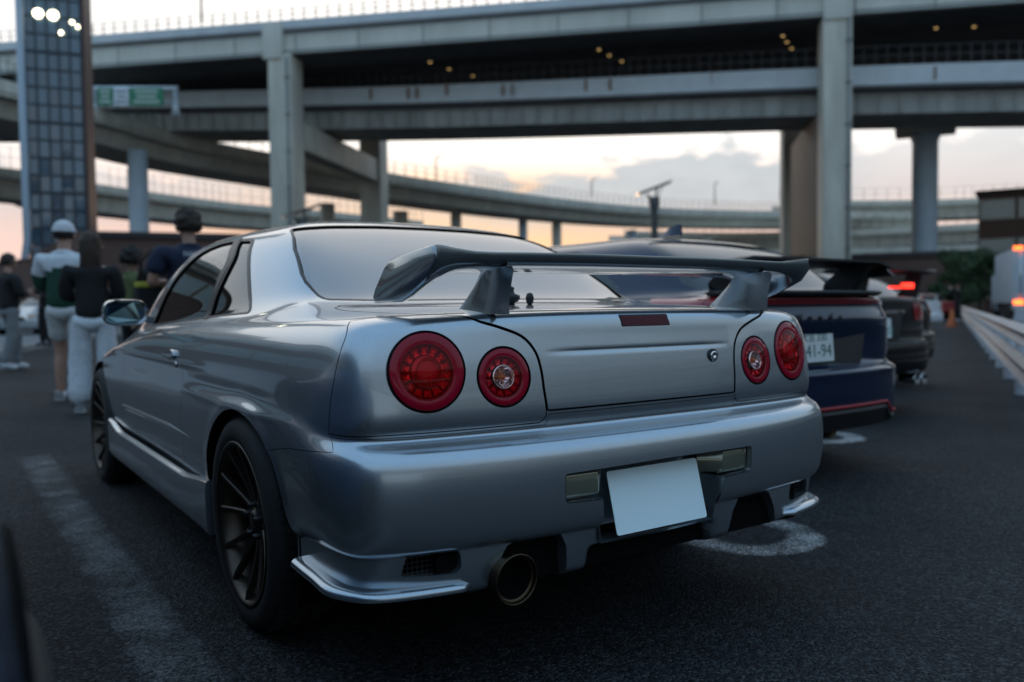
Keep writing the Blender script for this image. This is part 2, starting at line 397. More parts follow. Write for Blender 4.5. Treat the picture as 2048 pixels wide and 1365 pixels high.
def panel(skin, name, outer, holes=(), mat=None, parent=None, step=(.1, .1), flange=.012, mirror='join', gap=0, lift=0, clip_u=None, dark=None, flange_dir=None):
    """cuts the region inside outer and outside holes from the skin; borders get an inward return of depth flange.
    mirror: 'join' both halves in one mesh, 'left', 'right'"""
    if gap: outer = inset(skin, outer, gap)
    su, sv = step
    def fill(lp):
        o = []
        for k in range(len(lp)):
            a, b = lp[k], lp[(k+1) % len(lp)]; n = max(1, int(math.ceil(max(abs(a[0]-b[0])/su, abs(a[1]-b[1])/sv))))
            o += [(a[0]+(b[0]-a[0])*t/n, a[1]+(b[1]-a[1])*t/n) for t in range(n)]
        return o
    outer = fill(outer); holes = [fill(h) for h in holes]
    O = np.array(outer)
    lo, hi = O.min(0), O.max(0)
    gu, gv = np.meshgrid(np.arange(lo[0]+su/2, hi[0], su), np.arange(lo[1]+sv/2, hi[1], sv), indexing='ij')
    gu = gu.copy(); gu[:, 1::2] += su*.5
    g = np.stack([gu.ravel(), gv.ravel()], 1)
    k = in_poly(g[:, 0], g[:, 1], outer)
    for h in holes: k &= ~in_poly(g[:, 0], g[:, 1], h)
    g = g[k]
    B = np.array([p for lp in [outer]+list(holes) for p in lp])
    if len(g):   # keep grid points off the border
        ok = np.ones(len(g), bool)
        for c in range(0, len(B), 400):
            d = (np.abs(g[:, None, 0]-B[None, c:c+400, 0])/su)**2+(np.abs(g[:, None, 1]-B[None, c:c+400, 1])/sv)**2
            ok &= d.min(1) > .09
        g = g[ok]
    co = [Vector(p) for p in B.tolist()]+[Vector(p) for p in g.tolist()]
    ed = []; n = 0
    for lp in [outer]+list(holes):
        ed += [(n+i, n+(i+1) % len(lp)) for i in range(len(lp))]; n += len(lp)
    vs, es, fs, *_ = delaunay_2d_cdt(co, ed, [], 0, 1e-6)
    uv = np.array([tuple(v) for v in vs]); F = np.array([tuple(f) for f in fs])
    cen = uv[F].mean(1); k = in_poly(cen[:, 0], cen[:, 1], outer)
    for h in holes: k &= ~in_poly(cen[:, 0], cen[:, 1], h)
    F = F[k]; used = np.unique(F); rm = -np.ones(len(uv), int); rm[used] = np.arange(len(used)); uv = uv[used]; F = rm[F]
    uv[:, 0] = np.clip(uv[:, 0], 0, skin.m-1); uv[:, 1] = np.clip(uv[:, 1], 0, skin.n-1)
    X = skin.ev(uv[:, 0], uv[:, 1]); Nn = skin.normal(uv[:, 0], uv[:, 1])
    bad = ~np.isfinite(Nn).all(1) | (np.linalg.norm(Nn, axis=1) < .5)
    Nn[bad] = (0, 0, 1)
    X = X+Nn*lift
    fn = np.cross(X[F[:, 1]]-X[F[:, 0]], X[F[:, 2]]-X[F[:, 0]]); flip = (fn*Nn[F].mean(1)).sum(1) < 0
    F[flip] = F[flip][:, ::-1]
    V = X.tolist(); NN = Nn.tolist(); FF = [tuple(f) for f in F.tolist()]; MI = [0]*len(FF)
    if flange:
        cnt = {}
        for f in FF:
            for a, b in ((f[0], f[1]), (f[1], f[2]), (f[2], f[0])): cnt[(a, b)] = 1
        border = [(a, b) for (a, b) in cnt if (b, a) not in cnt and not (abs(X[a][0]) < 1e-4 and abs(X[b][0]) < 1e-4)]
        idx = {}
        fd = np.array(flange_dir, float) if flange_dir else None
        for a, b in border:
            for q in (a, b):
                if q not in idx:
                    idx[q] = len(V); inn = (X[q]+fd*flange) if fd is not None else (X[q]-Nn[q]*flange)
                    V.append(X[q].tolist()); V.append(inn.tolist()); NN += [None, None]
            i, j = idx[a], idx[b]; FF.append((i, i+1, j+1, j)); MI.append(1)
            e = X[b]-X[a]; w = np.array(V[i+1])-X[a]; nn = np.cross(w, e); l = np.linalg.norm(nn); nn = nn/l if l > 1e-12 else Nn[a]
            for q in (i, i+1, j, j+1): NN[q] = nn.tolist() if NN[q] is None else (np.array(NN[q])+nn).tolist()
    V = np.array(V); NN = np.array(NN); NN /= np.maximum(np.linalg.norm(NN, axis=1), 1e-9)[:, None]
    if mirror in ('join', 'right'):
        fl = np.array([-1., 1, 1]); V2 = V*fl; N2 = NN*fl; F2 = [tuple(reversed(f)) for f in FF]
        if mirror == 'right': V, NN, FF = V2, N2, F2
        else:
            k = len(V); V = np.concatenate([V, V2]); NN = np.concatenate([NN, N2]); FF = FF+[tuple(i+k for i in f) for f in F2]; MI = MI*2
    return mesh_obj(name, V, FF, None, parent, True, NN, mats=[mat, dark or M_['gap']], midx=MI)
# ------------------------------------------------------------------ the silver coupe: skin of the body
def coupe_net():
    # rings from the bumper's underside up to the roof; 17 columns from the tail's middle round the corner to the nose
    R = []
    def ring(w, y, z):
        z = z if isinstance(z, (list, tuple)) else [z]*17
        R.append([(-a, b, c) for a, b, c in zip(w, y, z)])
    bw = [0, .26, .46, .655, .820, .872, .872, .872, .878, .868, .856, .85, .85, .858, .80, .55, 0]
    by = [.055, .058, .074, .10, .150, .235, .41, .60, .98, 1.36, 1.75, 2.4, 3.1, 3.65, 4.2, 4.45, 4.53]
    def shrink(d):   # d: inset per column, roughly along the plan normal
        W, Y = [], []
        for i in range(17):
            a = (bw[max(i-1, 0)] if i else -bw[1], by[max(i-1, 0)] if i else by[1]); b = (bw[min(i+1, 16)] if i < 16 else -bw[15], by[min(i+1, 16)] if i < 16 else by[15])
            t = (b[0]-a[0], b[1]-a[1]); l = math.hypot(*t); n = (-t[1]/l, t[0]/l)
            W.append(bw[i]+n[0]*d[i] if 0 < i < 16 else 0); Y.append(by[i]+n[1]*d[i])
        return W, Y
    ring(*shrink([.13]*5+[.12, .10, .08, .06, .06, .06, .06, .06, .06, .1, .1, .1]), [.375]*6+[.36, .34, .31]+[.30]*8)
    ring(*shrink([.03]*5+[.033, .035, .03, .028, .028, .026, .025, .025, .025, .04, .05, .05]), [.385]*6+[.38, .37, .36]+[.355]*8)
    ring(*shrink([.006]*5+[.008, .010, .012, .014, .014, .012, .01, .01, .01, .02, .02, .02]), .42)
    ring(*shrink([-.005]*5+[-.003, -.001, .002]+[.004, .004, .003, .003, .003, .003, .01, .01, .01]), .51)
    ring(*shrink([0]*17), [.595]*8+[.59]*9)
    ring(*shrink([.014, .014, .014, .014, .016, .014, .006, .002, 0, .002, .003, .003, .003, .003, .01, .02, .02]), [.635]*8+[.64]*9)
    ring(*shrink([.085, .085, .085, .084, .075, .034, .010, .004, .003, .005, .006, .005, .005, .004, .02, .05, .06]), [.648]*5+[.652, .66, .668, .672]+[.675]*8)
    fw = [0, .26, .46, .655, .806, .845, .850, .858, .859, .853, .847, .845, .845, .842, .78, .53, 0]
    fy = [.133, .134, .145, .168, .202, .275, .45, .62, .98, 1.36, 1.75, 2.4, 3.1, 3.65, 4.15, 4.4, 4.48]
    ring([w+.004*(3 <= i <= 7) for i, w in enumerate(fw)], [y-.013*(i < 5)-.006*(i == 5) for i, y in enumerate(fy)], [.675]*5+[.68, .69, .70, .705]+[.71]*8)
    ring(fw, [y-.008*(i < 5) for i, y in enumerate(fy)], [.74]*7+[.745, .755]+[.76]*8)
    ring([w-.004*(i > 4) for i, w in enumerate(fw)], [y+.002*(i < 5) for i, y in enumerate(fy)], .82)
    ring([w-.018*(i > 3)-.012*(i == 3) for i, w in enumerate(fw)], [y+.013*(i < 5)+.006*(i == 5) for i, y in enumerate(fy)], [.892]*5+[.888]+[.88]*3+[.875, .87, .86, .85, .83, .78, .74, .73])
    ring([0, .26, .455, .635, .765, .792, .795, .80, .805, .802, .808, .815, .815, .80, .74, .5, 0],
         [.150, .151, .162, .188, .222, .30, .46, .63, .98, 1.36, 1.75, 2.4, 3.05, 3.5, 4.0, 4.3, 4.4],
         [.936, .935, .931, .927, .926, .926, .925, .92, .912, .904, .89, .858, .825, .795, .74, .72, .71])
    ring([0, .25, .44, .592, .685, .722, .738, .75, .763, .77, .779, .787, .787, .74, .62, .42, 0],
         [.176, .178, .188, .216, .270, .37, .51, .68, 1.0, 1.38, 1.76, 2.4, 3.05, 3.45, 3.8, 4.0, 4.05],
         [.953, .952, .949, .945, .944, .944, .944, .941, .932, .924, .91, .878, .848, .835, .82, .82, .82])
    ring([0, .22, .40, .52, .59, .63, .665, .70, .735, .75, .76, .768, .768, .70, .5, .3, 0],
         [.45, .46, .48, .51, .55, .61, .70, .82, 1.08, 1.42, 1.78, 2.4, 3.0, 3.3, 3.5, 3.6, 3.62],
         [.962, .962, .961, .96, .958, .957, .957, .958, .952, .944, .93, .902, .88, .872, .88, .885, .885])
    ring([0, .2, .37, .49, .55, .595, .63, .662, .71, .735, .745, .755, .752, .68, .48, .28, 0],
         [.76, .765, .785, .81, .84, .865, .89, .94, 1.2, 1.5, 1.82, 2.38, 2.9, 3.1, 3.22, 3.28, 3.3],
         [.969, .969, .969, .968, .968, .969, .973, .985, .988, .985, .973, .95, .93, .925, .93, .935, .935])
    ring([0, .2, .36, .475, .535, .575, .608, .635, .69, .715, .725, .735, .73, .655, .45, .26, 0],
         [.86, .865, .88, .90, .92, .94, .965, 1.02, 1.3, 1.56, 1.86, 2.36, 2.75, 2.9, 2.98, 3.02, 3.04],
         [1.0, 1.0, 1.0, 1.0, 1.0, 1.005, 1.015, 1.04, 1.05, 1.05, 1.045, 1.04, 1.035, 1.04, 1.05, 1.055, 1.055])
    ring([0, .18, .32, .43, .495, .535, .565, .59, .645, .665, .675, .685, .675, .60, .42, .24, 0],
         [1.12, 1.12, 1.13, 1.14, 1.15, 1.165, 1.185, 1.22, 1.48, 1.68, 1.93, 2.32, 2.52, 2.6, 2.65, 2.68, 2.7],
         [1.16, 1.16, 1.16, 1.16, 1.16, 1.16, 1.16, 1.16, 1.165, 1.165, 1.165, 1.16, 1.16, 1.17, 1.19, 1.195, 1.2])
    ring([0, .16, .28, .38, .445, .48, .51, .535, .575, .595, .605, .61, .595, .53, .38, .22, 0],
         [1.42, 1.42, 1.42, 1.42, 1.42, 1.42, 1.43, 1.46, 1.66, 1.80, 2.0, 2.25, 2.32, 2.34, 2.36, 2.37, 2.38],
         [1.297, 1.295, 1.291, 1.286, 1.281, 1.276, 1.27, 1.266, 1.258, 1.262, 1.265, 1.262, 1.262, 1.27, 1.285, 1.295, 1.30])
    ring([0, .11, .19, .26, .29, .31, .33, .34, .36, .36, .36, .36, .34, .3, .22, .12, 0],
         [1.72, 1.72, 1.72, 1.73, 1.73, 1.74, 1.75, 1.77, 1.85, 1.92, 2.02, 2.15, 2.2, 2.2, 2.2, 2.22, 2.22],
         [1.322, 1.321, 1.319, 1.316, 1.314, 1.312, 1.311, 1.31, 1.31, 1.31, 1.31, 1.31, 1.31, 1.312, 1.316, 1.32, 1.322])
    R.append([(-1e-5*math.sin(PI*i/16)-0*i, 2.0, 1.33) for i in range(17)])
    N_ = np.array(R).transpose(1, 0, 2)
    # front wings fall away over and ahead of the front wheels
    for c_, zs in ((12, (.638, .668, .698, .73, .765, .79, .81, .838)), (13, (.622, .648, .670, .692, .712, .73, .746, .785)), (14, (.58, .59, .60, .61, .62, .632, .65, .71)), (15, (.58, .59, .60, .61, .62, .632, .65, .72)), (16, (.58, .59, .60, .61, .62, .632, .65, .72))):
        for k_, z_ in enumerate(zs): N_[c_, 5+k_, 2] = z_
    N_[13, 13, 2] = .85; N_[14, 13, 2] = .82
    return N_
M_['silver_dark'] = M_['silver']
M_['wing'] = car_paint('wing_grey_paint', (.27, .30, .32), .88, .22)
M_['handle'] = M_['wing']
M_['mirror'] = mat('mirror_glass', (.16, .25, .27), .03, 1)
M_['lamp_red'] = mat('lamp_red', (.25, .003, .01), .12, 0, 1)
M_['lamp_collar'] = mat('lamp_collar_red', (.31, .002, .021), .14, 0, .45, .02, .12)
M_['lamp_deep'] = mat('lamp_reflector_red', (.36, .002, .016), .25, .4, .3, .02, .2)
M_['lamp_cell'] = mat('lamp_cell_red', (.75, .014, .034), .12, .5, .3)
M_['lamp_reflex'] = noisy(mat('lamp_reflex_red', (.50, .006, .016), .2, .4, 1), 300, .6)
M_['lamp_matt'] = mat('lamp_centre_red', (.55, .004, .03), .25, 0, .3, .2)
M_['lamp_glass'] = glass_mat('lamp_lens', (1, .40, .40), .02, 1.25)
M_['lamp_glass2'] = glass_mat('lamp_lens_clear', (1, .8, .8), .02, 1.25)
M_['lamp_chrome'] = mat('lamp_chrome', (.8, .8, .8), .07, 1)
M_['amber'] = mat('bulb_amber', (.5, .16, .03), .15, 0, 1)
M_['olive_lens'] = mat('olive_lens', (.22, .23, .175), .08, .5, 1)
M_['olive_dark'] = mat('olive_lamp_body', (.05, .052, .04), .3, 0, 1)
M_['plate_blank'] = mat('plate_white', (.78, .93, .97), .4, 0, .1)
M_['brake_red'] = mat('brake_lens_red', (.085, .006, .014), .4, 0, 0, spec=.3)
M_['titanium'] = mat('titanium', (.075, .058, .036), .4, 1)
M_['disc'] = mat('brake_disc_steel', (.12, .115, .11), .4, 1)
def build_coupe():
    S = M_['silver']
    car = empty('silver_coupe', (0, .98, 0), 0, 'silver two-door coupe with round red tail lamps and a large boot wing, parked nearest', 'car')
    INV = Matrix.Translation((0, -.98, 0))
    def groove(X):      # pressed crease across the boot lid and lips of the wheel arches
        x, y, z = np.abs(X[:, 0]), X[:, 1], X[:, 2]
        t = np.clip((.335-x)/.12, 0, 1)*(y < .3)
        d = -.0020*t*np.exp(-((z-.843)/.0055)**2)
        r = np.hypot((y-.945)/1.10, z-.30); d += .005*np.exp(-((r-.38)/.028)**2)*(x > .78)*(z > .3)
        # swage that starts on the door and runs into the rear wing
        ln = .672+.0*y; d += .0035*np.exp(-((z-ln)/.014)**2)*np.clip((1.72-y)/.3, 0, 1)*np.clip((y-.5)/.3, 0, 1)*(x > .78)
        d -= .0025*np.exp(-((z-ln-.04)/.02)**2)*np.clip((1.66-y)/.3, 0, 1)*np.clip((y-.5)/.3, 0, 1)*(x > .78)
        d += .003*np.exp(-((z-.765)/.012)**2)*np.clip((y-1.3)/.3, 0, 1)*(x > .78)
        return d
    sk = Skin(coupe_net(), disp=groove)
    parts = []
    def par(o):
        o.parent = car; o.matrix_parent_inverse = INV; parts.append(o); return o
    def sub(o, p):
        o.parent = p; return o
    cx = lambda p: sk.cast(p, 'x'); cy = lambda p: sk.cast(p, 'y'); cz = lambda p: sk.cast(p, 'z')
    def edge0(l):      # first and last point pinned to the middle plane
        l = list(l); l[0] = (0.0, l[0][1]); l[-1] = (0.0, l[-1][1]); return l
    # ---- cut lines (metres, left half)
    seam = smooth_loop([(-.344, .70), (-.350, .75), (-.354, .80), (-.366, .845), (-.398, .882), (-.45, .904), (-.51, .922)], 6, False)
    deck_side = smooth_loop([(-.545, .198), (-.605, .23), (-.66, .32), (-.682, .45), (-.678, .60), (-.655, .72)], 6, False)
    deck_front = dens([(-.61, .785), (-.5, .765), (-.35, .742), (-.2, .732), (0, .728)], 6)
    trunk = edge0(cy(dens([(0, .697), (-.335, .697)], 14))+cy(seam)+cz(deck_side)+cz(deck_front))
    q_seam = smooth_loop([(.335, .928), (.285, .90), (.279, .86), (.288, .80), (.30, .74), (.305, .667)], 6, False)
    deck_rear = dens([(-.545, .198), (-.60, .212), (-.66, .238), (-.715, .285)], 5)
    rear_panel = cy(dens([(-.362, .669), (-.5, .668), (-.65, .667), (-.76, .667)], 8))+cx(list(reversed(q_seam)))+list(reversed(cz(deck_rear)))+list(reversed(cy(seam)))+cy([(-.345, .684)])
    arch_pts = [(1.352, .30), (1.348, .36), (1.325, .45), (1.27, .53), (1.18, .60), (1.07, .648), (.96, .666), (.86, .66), (.76, .637), (.68, .602), (.61, .548), (.565, .48), (.54, .40), (.525, .33)]
    arch = smooth_loop(arch_pts, 6, False)
    arch_uv = cx(arch)
    arch_low = [(arch_uv[-1][0], 0.0), (arch_uv[0][0], 0.0)]
    hole_rear = arch_uv+arch_low
    fa = [(3.645+.355*math.cos(a), .315+.355*math.sin(a)) for a in np.linspace(-.05, PI+.05, 40)]
    fa_uv = cx(fa); hole_front = fa_uv+[(fa_uv[-1][0], 0.0), (fa_uv[0][0], 0.0)]
    i_top = min(range(len(arch)), key=lambda i: abs(arch[i][0]-.65)+(10 if arch[i][0] > .9 else 0))
    b_side = cx(dens([(.30, .663), (.262, .632), (.39, .620), (.52, .609), (arch[i_top][0], arch[i_top][1])], 6))
    bumper = edge0(cy(dens([(0, .691), (-.338, .691)], 12))+cy(dens([(-.345, .664), (-.5, .663), (-.65, .662), (-.76, .662)], 8))+b_side+arch_uv[i_top+1:]+[(arch_uv[-1][0], 0.0), (0.0, 0.0)])
    bumper_hole = bumper
    door = cx(dens([(1.66, .913), (1.69, .81), (1.682, .67), (1.70, .50), (1.72, .33)], 8)+dens([(1.72, .33), (2.94, .33)], 10)[1:]+dens([(2.94, .33), (2.96, .55), (2.90, .76), (2.72, .866)], 6)[1:]+dens([(2.72, .866), (2.2, .894), (1.66, .913)], 8)[1:-1])
    dg = round_poly([(1.69, .929), (2.60, .889), (2.52, 1.0), (2.40, 1.118), (2.22, 1.208), (2.02, 1.236), (1.80, 1.235), (1.69, 1.15), (1.70, 1.07)], [.01, .02, .15, .15, .15, .1, .02, .15, .2])
    qg = round_poly([(1.655, .930), (1.672, 1.0), (1.652, 1.10), (1.655, 1.15), (1.765, 1.232), (1.60, 1.222), (1.44, 1.11), (1.28, .99), (1.20, .946)], [.01, .1, .1, .1, .015, .04, .2, .2, .04])
    dg = cx(dens(dg, 2, True)); qg = cx(dens(qg, 2, True))
    rg = dens([(0, .983), (-.25, .982), (-.45, .981), (-.57, .984)], 6)[:-1]+round_poly([(-.57, .984), (-.62, .985), (-.625, 1.04)], [0, .03, 0], 6)+dens([(-.618, 1.07), (-.583, 1.16)], 5)+round_poly([(-.552, 1.21), (-.523, 1.25), (-.44, 1.259)], [0, .035, 0], 6)+dens([(-.36, 1.266), (-.2, 1.273), (0, 1.275)], 6)
    rg = edge0(cy(rg))
    ws = []   # windscreen region, straight in the skin's own coordinates
    ws = [(12.35, 14.3), (16, 14.3), (16, 16.9), (12.75, 16.9)]
    ws = dens(ws, 10, True)
    um, vm = sk.m-1, sk.n-1
    outer = dens([(0, 0), (um, 0)], 40)[:-1]+dens([(um, 0), (um, vm-.02)], 20)[:-1]+dens([(um, vm-.02), (0, vm-.02)], 40)[:-1]+dens([(0, vm-.02), (0, 0)], 30)[:-1]
    # ---- panels
    body = par(panel(sk, 'body', outer, [trunk, rear_panel, bumper, door, dg, qg, rg, ws, hole_rear, hole_front], S, None, (.09, .12), .014))
    tr = par(panel(sk, 'boot_lid', trunk, [], S, None, (.07, .07), .016, gap=.0048))
    def circle_on(cxz, r, n=48, grow=0):
        h = sk.hit((cxz[0], -5, cxz[1]), (0, 1, 0)); a = np.array([h[0]]), np.array([h[1]])
        P = Vector(sk.ev(*a)[0]); nn = Vector(sk.nrm(*a)[0])
        if nn.y > 0: nn = -nn
        X = Vector((1, 0, 0)); X = (X-nn*X.dot(nn)).normalized(); Z = X.cross(nn).normalized()
        if Z.z < 0: Z = -Z
        loop = []
        for k in range(n):
            q = 2*PI*k/n; o = P+X*r*math.cos(q)+Z*r*math.sin(q)
            loop.append(sk.hit(o+nn*.1, -nn))
        return loop, P, nn, X
    lamps = [((-.655, .810), .0965), ((-.459, .789), .0750)]
    holes = [circle_on(*l) for l in lamps]
    for side in ('left', 'right'):
        par(panel(sk, 'rear_panel', rear_panel, [h[0] for h in holes], S, None, (.07, .07), .022, side, gap=.003))
    # ---- tail lamps
    red = M_['lamp_red']; glass = M_['lamp_glass']
    for sx in (1, -1):
        for (lp, P, nn, X), (cxz, r), big in zip(holes, lamps, (1, 0)):
            p = Vector((P.x*sx, P.y, P.z)); n = Vector((nn.x*sx, nn.y, nn.z)); Xa = Vector((X.x*sx, X.y, X.z))*sx
            Mx = frame(p, Xa, n)
            m = MB(); m.lathe([(r+.001, -.004), (r+.001, -.03), (0.0005, -.034)], 48, Mx)
            hs = par(m.build('tail_lamp', M_['trim']))
            m = MB(); m.lathe([(r-.006, -.0005), (r-.0072, .0012), (r*.70, -.0012), (r*.66, -.002)], 56, Mx)   # crimson collar
            sub(m.build('lamp_ring', M_['lamp_collar']), hs)
            m = MB(); m.lathe([(r-.0062, -.002), (r-.005, -.010), (r+.0004, -.010)], 56, Mx)
            sub(m.build('lamp_rim', M_['trim']), hs)
            m = MB(); m.lathe([(r*.665, -.0022), (r*.66, -.014), (r*.36, -.018)], 48, Mx)
            sub(m.build('reflector', M_['lamp_deep']), hs)
            nl = 14 if big else 12
            for k in range(nl):
                q = 2*PI*(k+.5)/nl; ri, ro = r*.43, r*.62
                m = MB(); w = PI/nl*.72
                a = [(ri*math.cos(q-w), ri*math.sin(q-w), -.012), (ro*math.cos(q-w), ro*math.sin(q-w), -.007), (ro*math.cos(q+w), ro*math.sin(q+w), -.007), (ri*math.cos(q+w), ri*math.sin(q+w), -.012)]
                c = [((ri+ro)/2*math.cos(q)*1.02, (ri+ro)/2*math.sin(q)*1.02, -.0155)]
                m.add(a+c, [(0, 1, 4), (1, 2, 4), (2, 3, 4), (3, 0, 4)], False, Mx)
                e = (r*.52*math.cos(q), r*.52*math.sin(q), -.0125)
                m.box(e, (r*.05, r*.05, .004), Mx @ Matrix.Translation((0, 0, 0)))
                sub(m.build('led_cell', M_['lamp_cell']), hs)
            if big:
                m = MB(); m.lathe([(r*.40, -.016), (r*.40, -.004), (r*.375, -.002), (r*.27, -.001), (r*.262, .001)], 48, Mx); sub(m.build('reflex_ring', M_['lamp_reflex']), hs)
                m = MB(); m.lathe([(r*.262, .001), (r*.25, .0022), (r*.12, .003), (.0004, .0032)], 48, Mx); sub(m.build('lamp_centre', M_['lamp_matt']), hs)
            else:
                m = MB(); m.lathe([(r*.40, -.004), (r*.37, -.001), (r*.355, -.003), (r*.30, -.012), (r*.12, -.02), (.0004, -.021)], 40, Mx); sub(m.build('reversing_reflector', M_['lamp_chrome']), hs)
                m = MB()
                for k in range(10):
                    q = 2*PI*k/10; m.bar(Mx @ Vector((r*.14*math.cos(q), r*.14*math.sin(q), -.019)), Mx @ Vector((r*.33*math.cos(q+.2), r*.33*math.sin(q+.2), -.006)), .0012, .003)
                sub(m.build('reflector_fins', M_['chrome']), hs)
                m = MB(); m.lathe([(.009, -.02), (.010, -.012), (.007, -.006), (.0004, -.004)], 16, Mx); sub(m.build('bulb', M_['amber']), hs)
            m = MB(); m.lathe([(r*.70, .0002), (r*.5, .0032), (r*.25, .0048), (.0004, .0055)], 48, Mx); sub(m.build('lens', glass if big else M_['lamp_glass2']), hs)
    # ---- doors, quarter windows, glazing
    for side in ('left', 'right'):
        d = par(panel(sk, 'door', door, [], S, None, (.07, .1), .014, side, gap=.0025))
        sgn = -1 if side == 'left' else 1
        # handle: body coloured grip in a shallow cup, with a round lock below
        m = MB(); px_ = .846
        grip = smooth_loop([(1.80, .788), (1.84, .809), (1.90, .806), (1.985, .792), (1.99, .778), (1.93, .776), (1.85, .772)], 4)
        m.prism([(y-1.88, z-.79) for y, z in grip], 0, .022, Matrix(((0, 0, sgn, sgn*.835), (1, 0, 0, 1.88), (0, 1, 0, .79), (0, 0, 0, 1))))
        sub(m.build('handle', M_['handle'], bevel=.006), d)
        m = MB(); m.lathe([(.013, 0), (.013, .004), (.0105, .006), (.0004, .006)], 20, frame((sgn*.846, 1.79, .755), (0, 1, 0), (sgn, 0, 0))); sub(m.build('key_lock', M_['chrome']), d)
        # moulding ridge along the door
        rows = []
        for y in np.linspace(1.56, 2.93, 30):
            z = .508-.018*(y-1.56)/1.4; h = sk.hit((-5, y, z), (1, 0, 0)); X = sk.ev(np.array([h[0]]), np.array([h[1]]))[0]
            t = min(1, (y-1.56)/.35)
            rows.append([(sgn*(-X[0]+dx*t+.0008*0), y, z+dz*t) for dx, dz in ((-.002, .018), (.007, .010), (.008, .004), (-.002, -.010))])
        m = MB(); m.sweep(rows); sub(m.build('moulding', S, auto=.8), d)
        for lp, nm in ((dg, 'door_glass'), (qg, 'quarter_window')):
            g = par(panel(sk, nm, inset(sk, lp, .012), [], M_['side_glass'], None, (.15, .15), 0, side, lift=-.006))
            sub(panel(sk, 'window_trim', lp, [inset(sk, lp, .016)], M_['trim'], None, (.15, .15), .01, side, lift=.0015), g)
    bpil = cx(dens([(1.652, .926), (1.693, .924), (1.703, 1.0), (1.702, 1.07), (1.693, 1.15), (1.81, 1.238), (1.762, 1.236), (1.652, 1.155), (1.668, 1.05), (1.668, .99)], 5, True))
    for side in ('left', 'right'): par(panel(sk, 'door_pillar', bpil, [], M_['trim'], None, (.15, .15), .006, side, lift=.0022))
    g = par(panel(sk, 'rear_window', [(max(0, a), b) for a, b in rg], [], M_['rear_glass'], None, (.15, .15), 0, lift=-.005))
    def ring_strip(lp, w, nm, lift, mat_):
        inn = inset(sk, lp, w); inn[0] = (0.0, inn[0][1]); inn[-1] = (0.0, inn[-1][1])
        return panel(sk, nm, lp+list(reversed(inn)), [], mat_, None, (.15, .15), .008, lift=lift)
    sub(ring_strip(rg, .012, 'window_seal', .0012, M_['trim']), g)
    par(panel(sk, 'windscreen', ws, [], M_['side_glass'], None, (.15, .15), 0, lift=-.004))
    # ---- rear bumper with the number plate pocket
    T = dens([(0, .553), (-.325, .549)], 8)[:-1]+round_poly([(-.325, .549), (-.338, .548), (-.338, .53), (-.337, .50), (-.335, .479), (-.31, .478)], [0, .012, 0, 0, .012, 0], 4)+dens([(-.30, .478), (-.222, .475)], 4)+dens([(-.220, .47), (-.214, .435)], 4)
    Tuv = cy(T); v_lo = Tuv[-1][1]
    bump_outer = bumper[:-1]   # goes round to (arch, v=0)
    u_p = Tuv[-1][0]
    pocket = [(0.0, Tuv[0][1])]+Tuv[1:]+[(u_p, 0.0)]
    bo = list(bumper); bo = bo[:-1]+[(u_p, 0.0)]+list(reversed(Tuv[1:]))+[(0.0, Tuv[0][1])]
    bp = par(panel(sk, 'rear_bumper', bo, [], S, None, (.07, .08), .012, gap=.0018))
    # pocket walls and back
    L3 = [Vector(x) for x in sk.ev(np.array([p[0] for p in pocket]), np.array([p[1] for p in pocket]))]
    L3[-1] = Vector((-.205, .105, .345))
    L3 = L3[:-1]+[Vector((-.212, .085, .40)), Vector((-.205, .09, .352)), Vector((0, .085, .350))]
    full = L3+[Vector((-p.x, p.y, p.z)) for p in reversed(L3[1:-1])]
    back = [Vector((p.x*.985, .150, p.z+(.0 if p.z > .4 else .004))) for p in full]
    k = len(full); m = MB(); m.add(full+back, [(i, (i+1) % k, k+(i+1) % k, k+i) for i in range(k)]+[tuple(range(k, 2*k))])
    sub(m.build('plate_pocket', M_['silver_dark'], auto=.5), bp)
    # number plate lamps beside the pocket: fluted olive lenses
    for sx in (-1, 1):
        m = MB(); n = 20
        xs = np.linspace(.229, .333, n*2+1); rows = []
        for i, x in enumerate(xs):
            y0 = np.interp(x, [.2, .34], [.070, .080])+(.0026 if i % 2 else 0)
            rows.append([(sx*x, y0+.012, .4845), (sx*x, y0+.002, .486), (sx*x, y0, .49), (sx*x, y0, .54), (sx*x, y0+.002, .544), (sx*x, y0+.012, .5455)])
        m.sweep(rows)
        rows = []
        for i, s_ in enumerate(np.linspace(0, 1, 25)):
            x = .229-.052*s_; y0 = .072+.05*s_+(.0016 if i % 2 else 0)
            rows.append([(sx*x, y0+.01, .4845), (sx*x, y0, .488), (sx*x, y0, .541), (sx*x, y0+.01, .5455)])
        m.sweep(rows)
        lm = par(m.build('plate_lamp', M_['olive_lens']))
        m = MB(); m.box((sx*.281, .105, .515), (.112, .03, .068)); sub(m.build('lamp_body', M_['olive_dark']), lm)
    # number plate: blank pale film over an embossed plate, leaning back
    ang = .2587; Mp = Matrix.Translation((0, .094, .4479)) @ Matrix.Rotation(-(PI/2-ang), 4, 'X').inverted()
    m = MB(); m.prism(round_poly([(-.165, -.0825), (.165, -.0825), (.165, .0825), (-.165, .0825)], .008), -.001, .001, Mp)
    pl = par(m.build('number_plate', M_['plate_blank']))
    m = MB(); m.bar((0, .118, .44), (0, .15, .44), .16, .05); sub(m.build('plate_bracket', M_['black']), pl)
    # ---- lower valance
    build_valance(car, par, sub, S)
    # ---- high brake lamp and boot lock
    h = sk.hit((-.01, -5, .921), (0, 1, 0)); Y0 = sk.ev(np.array([h[0]]), np.array([h[1]]))[0][1]
    lm = round_poly([(-.083, .0145), (.089, .0145), (.096, -.013), (-.076, -.013)], .004)
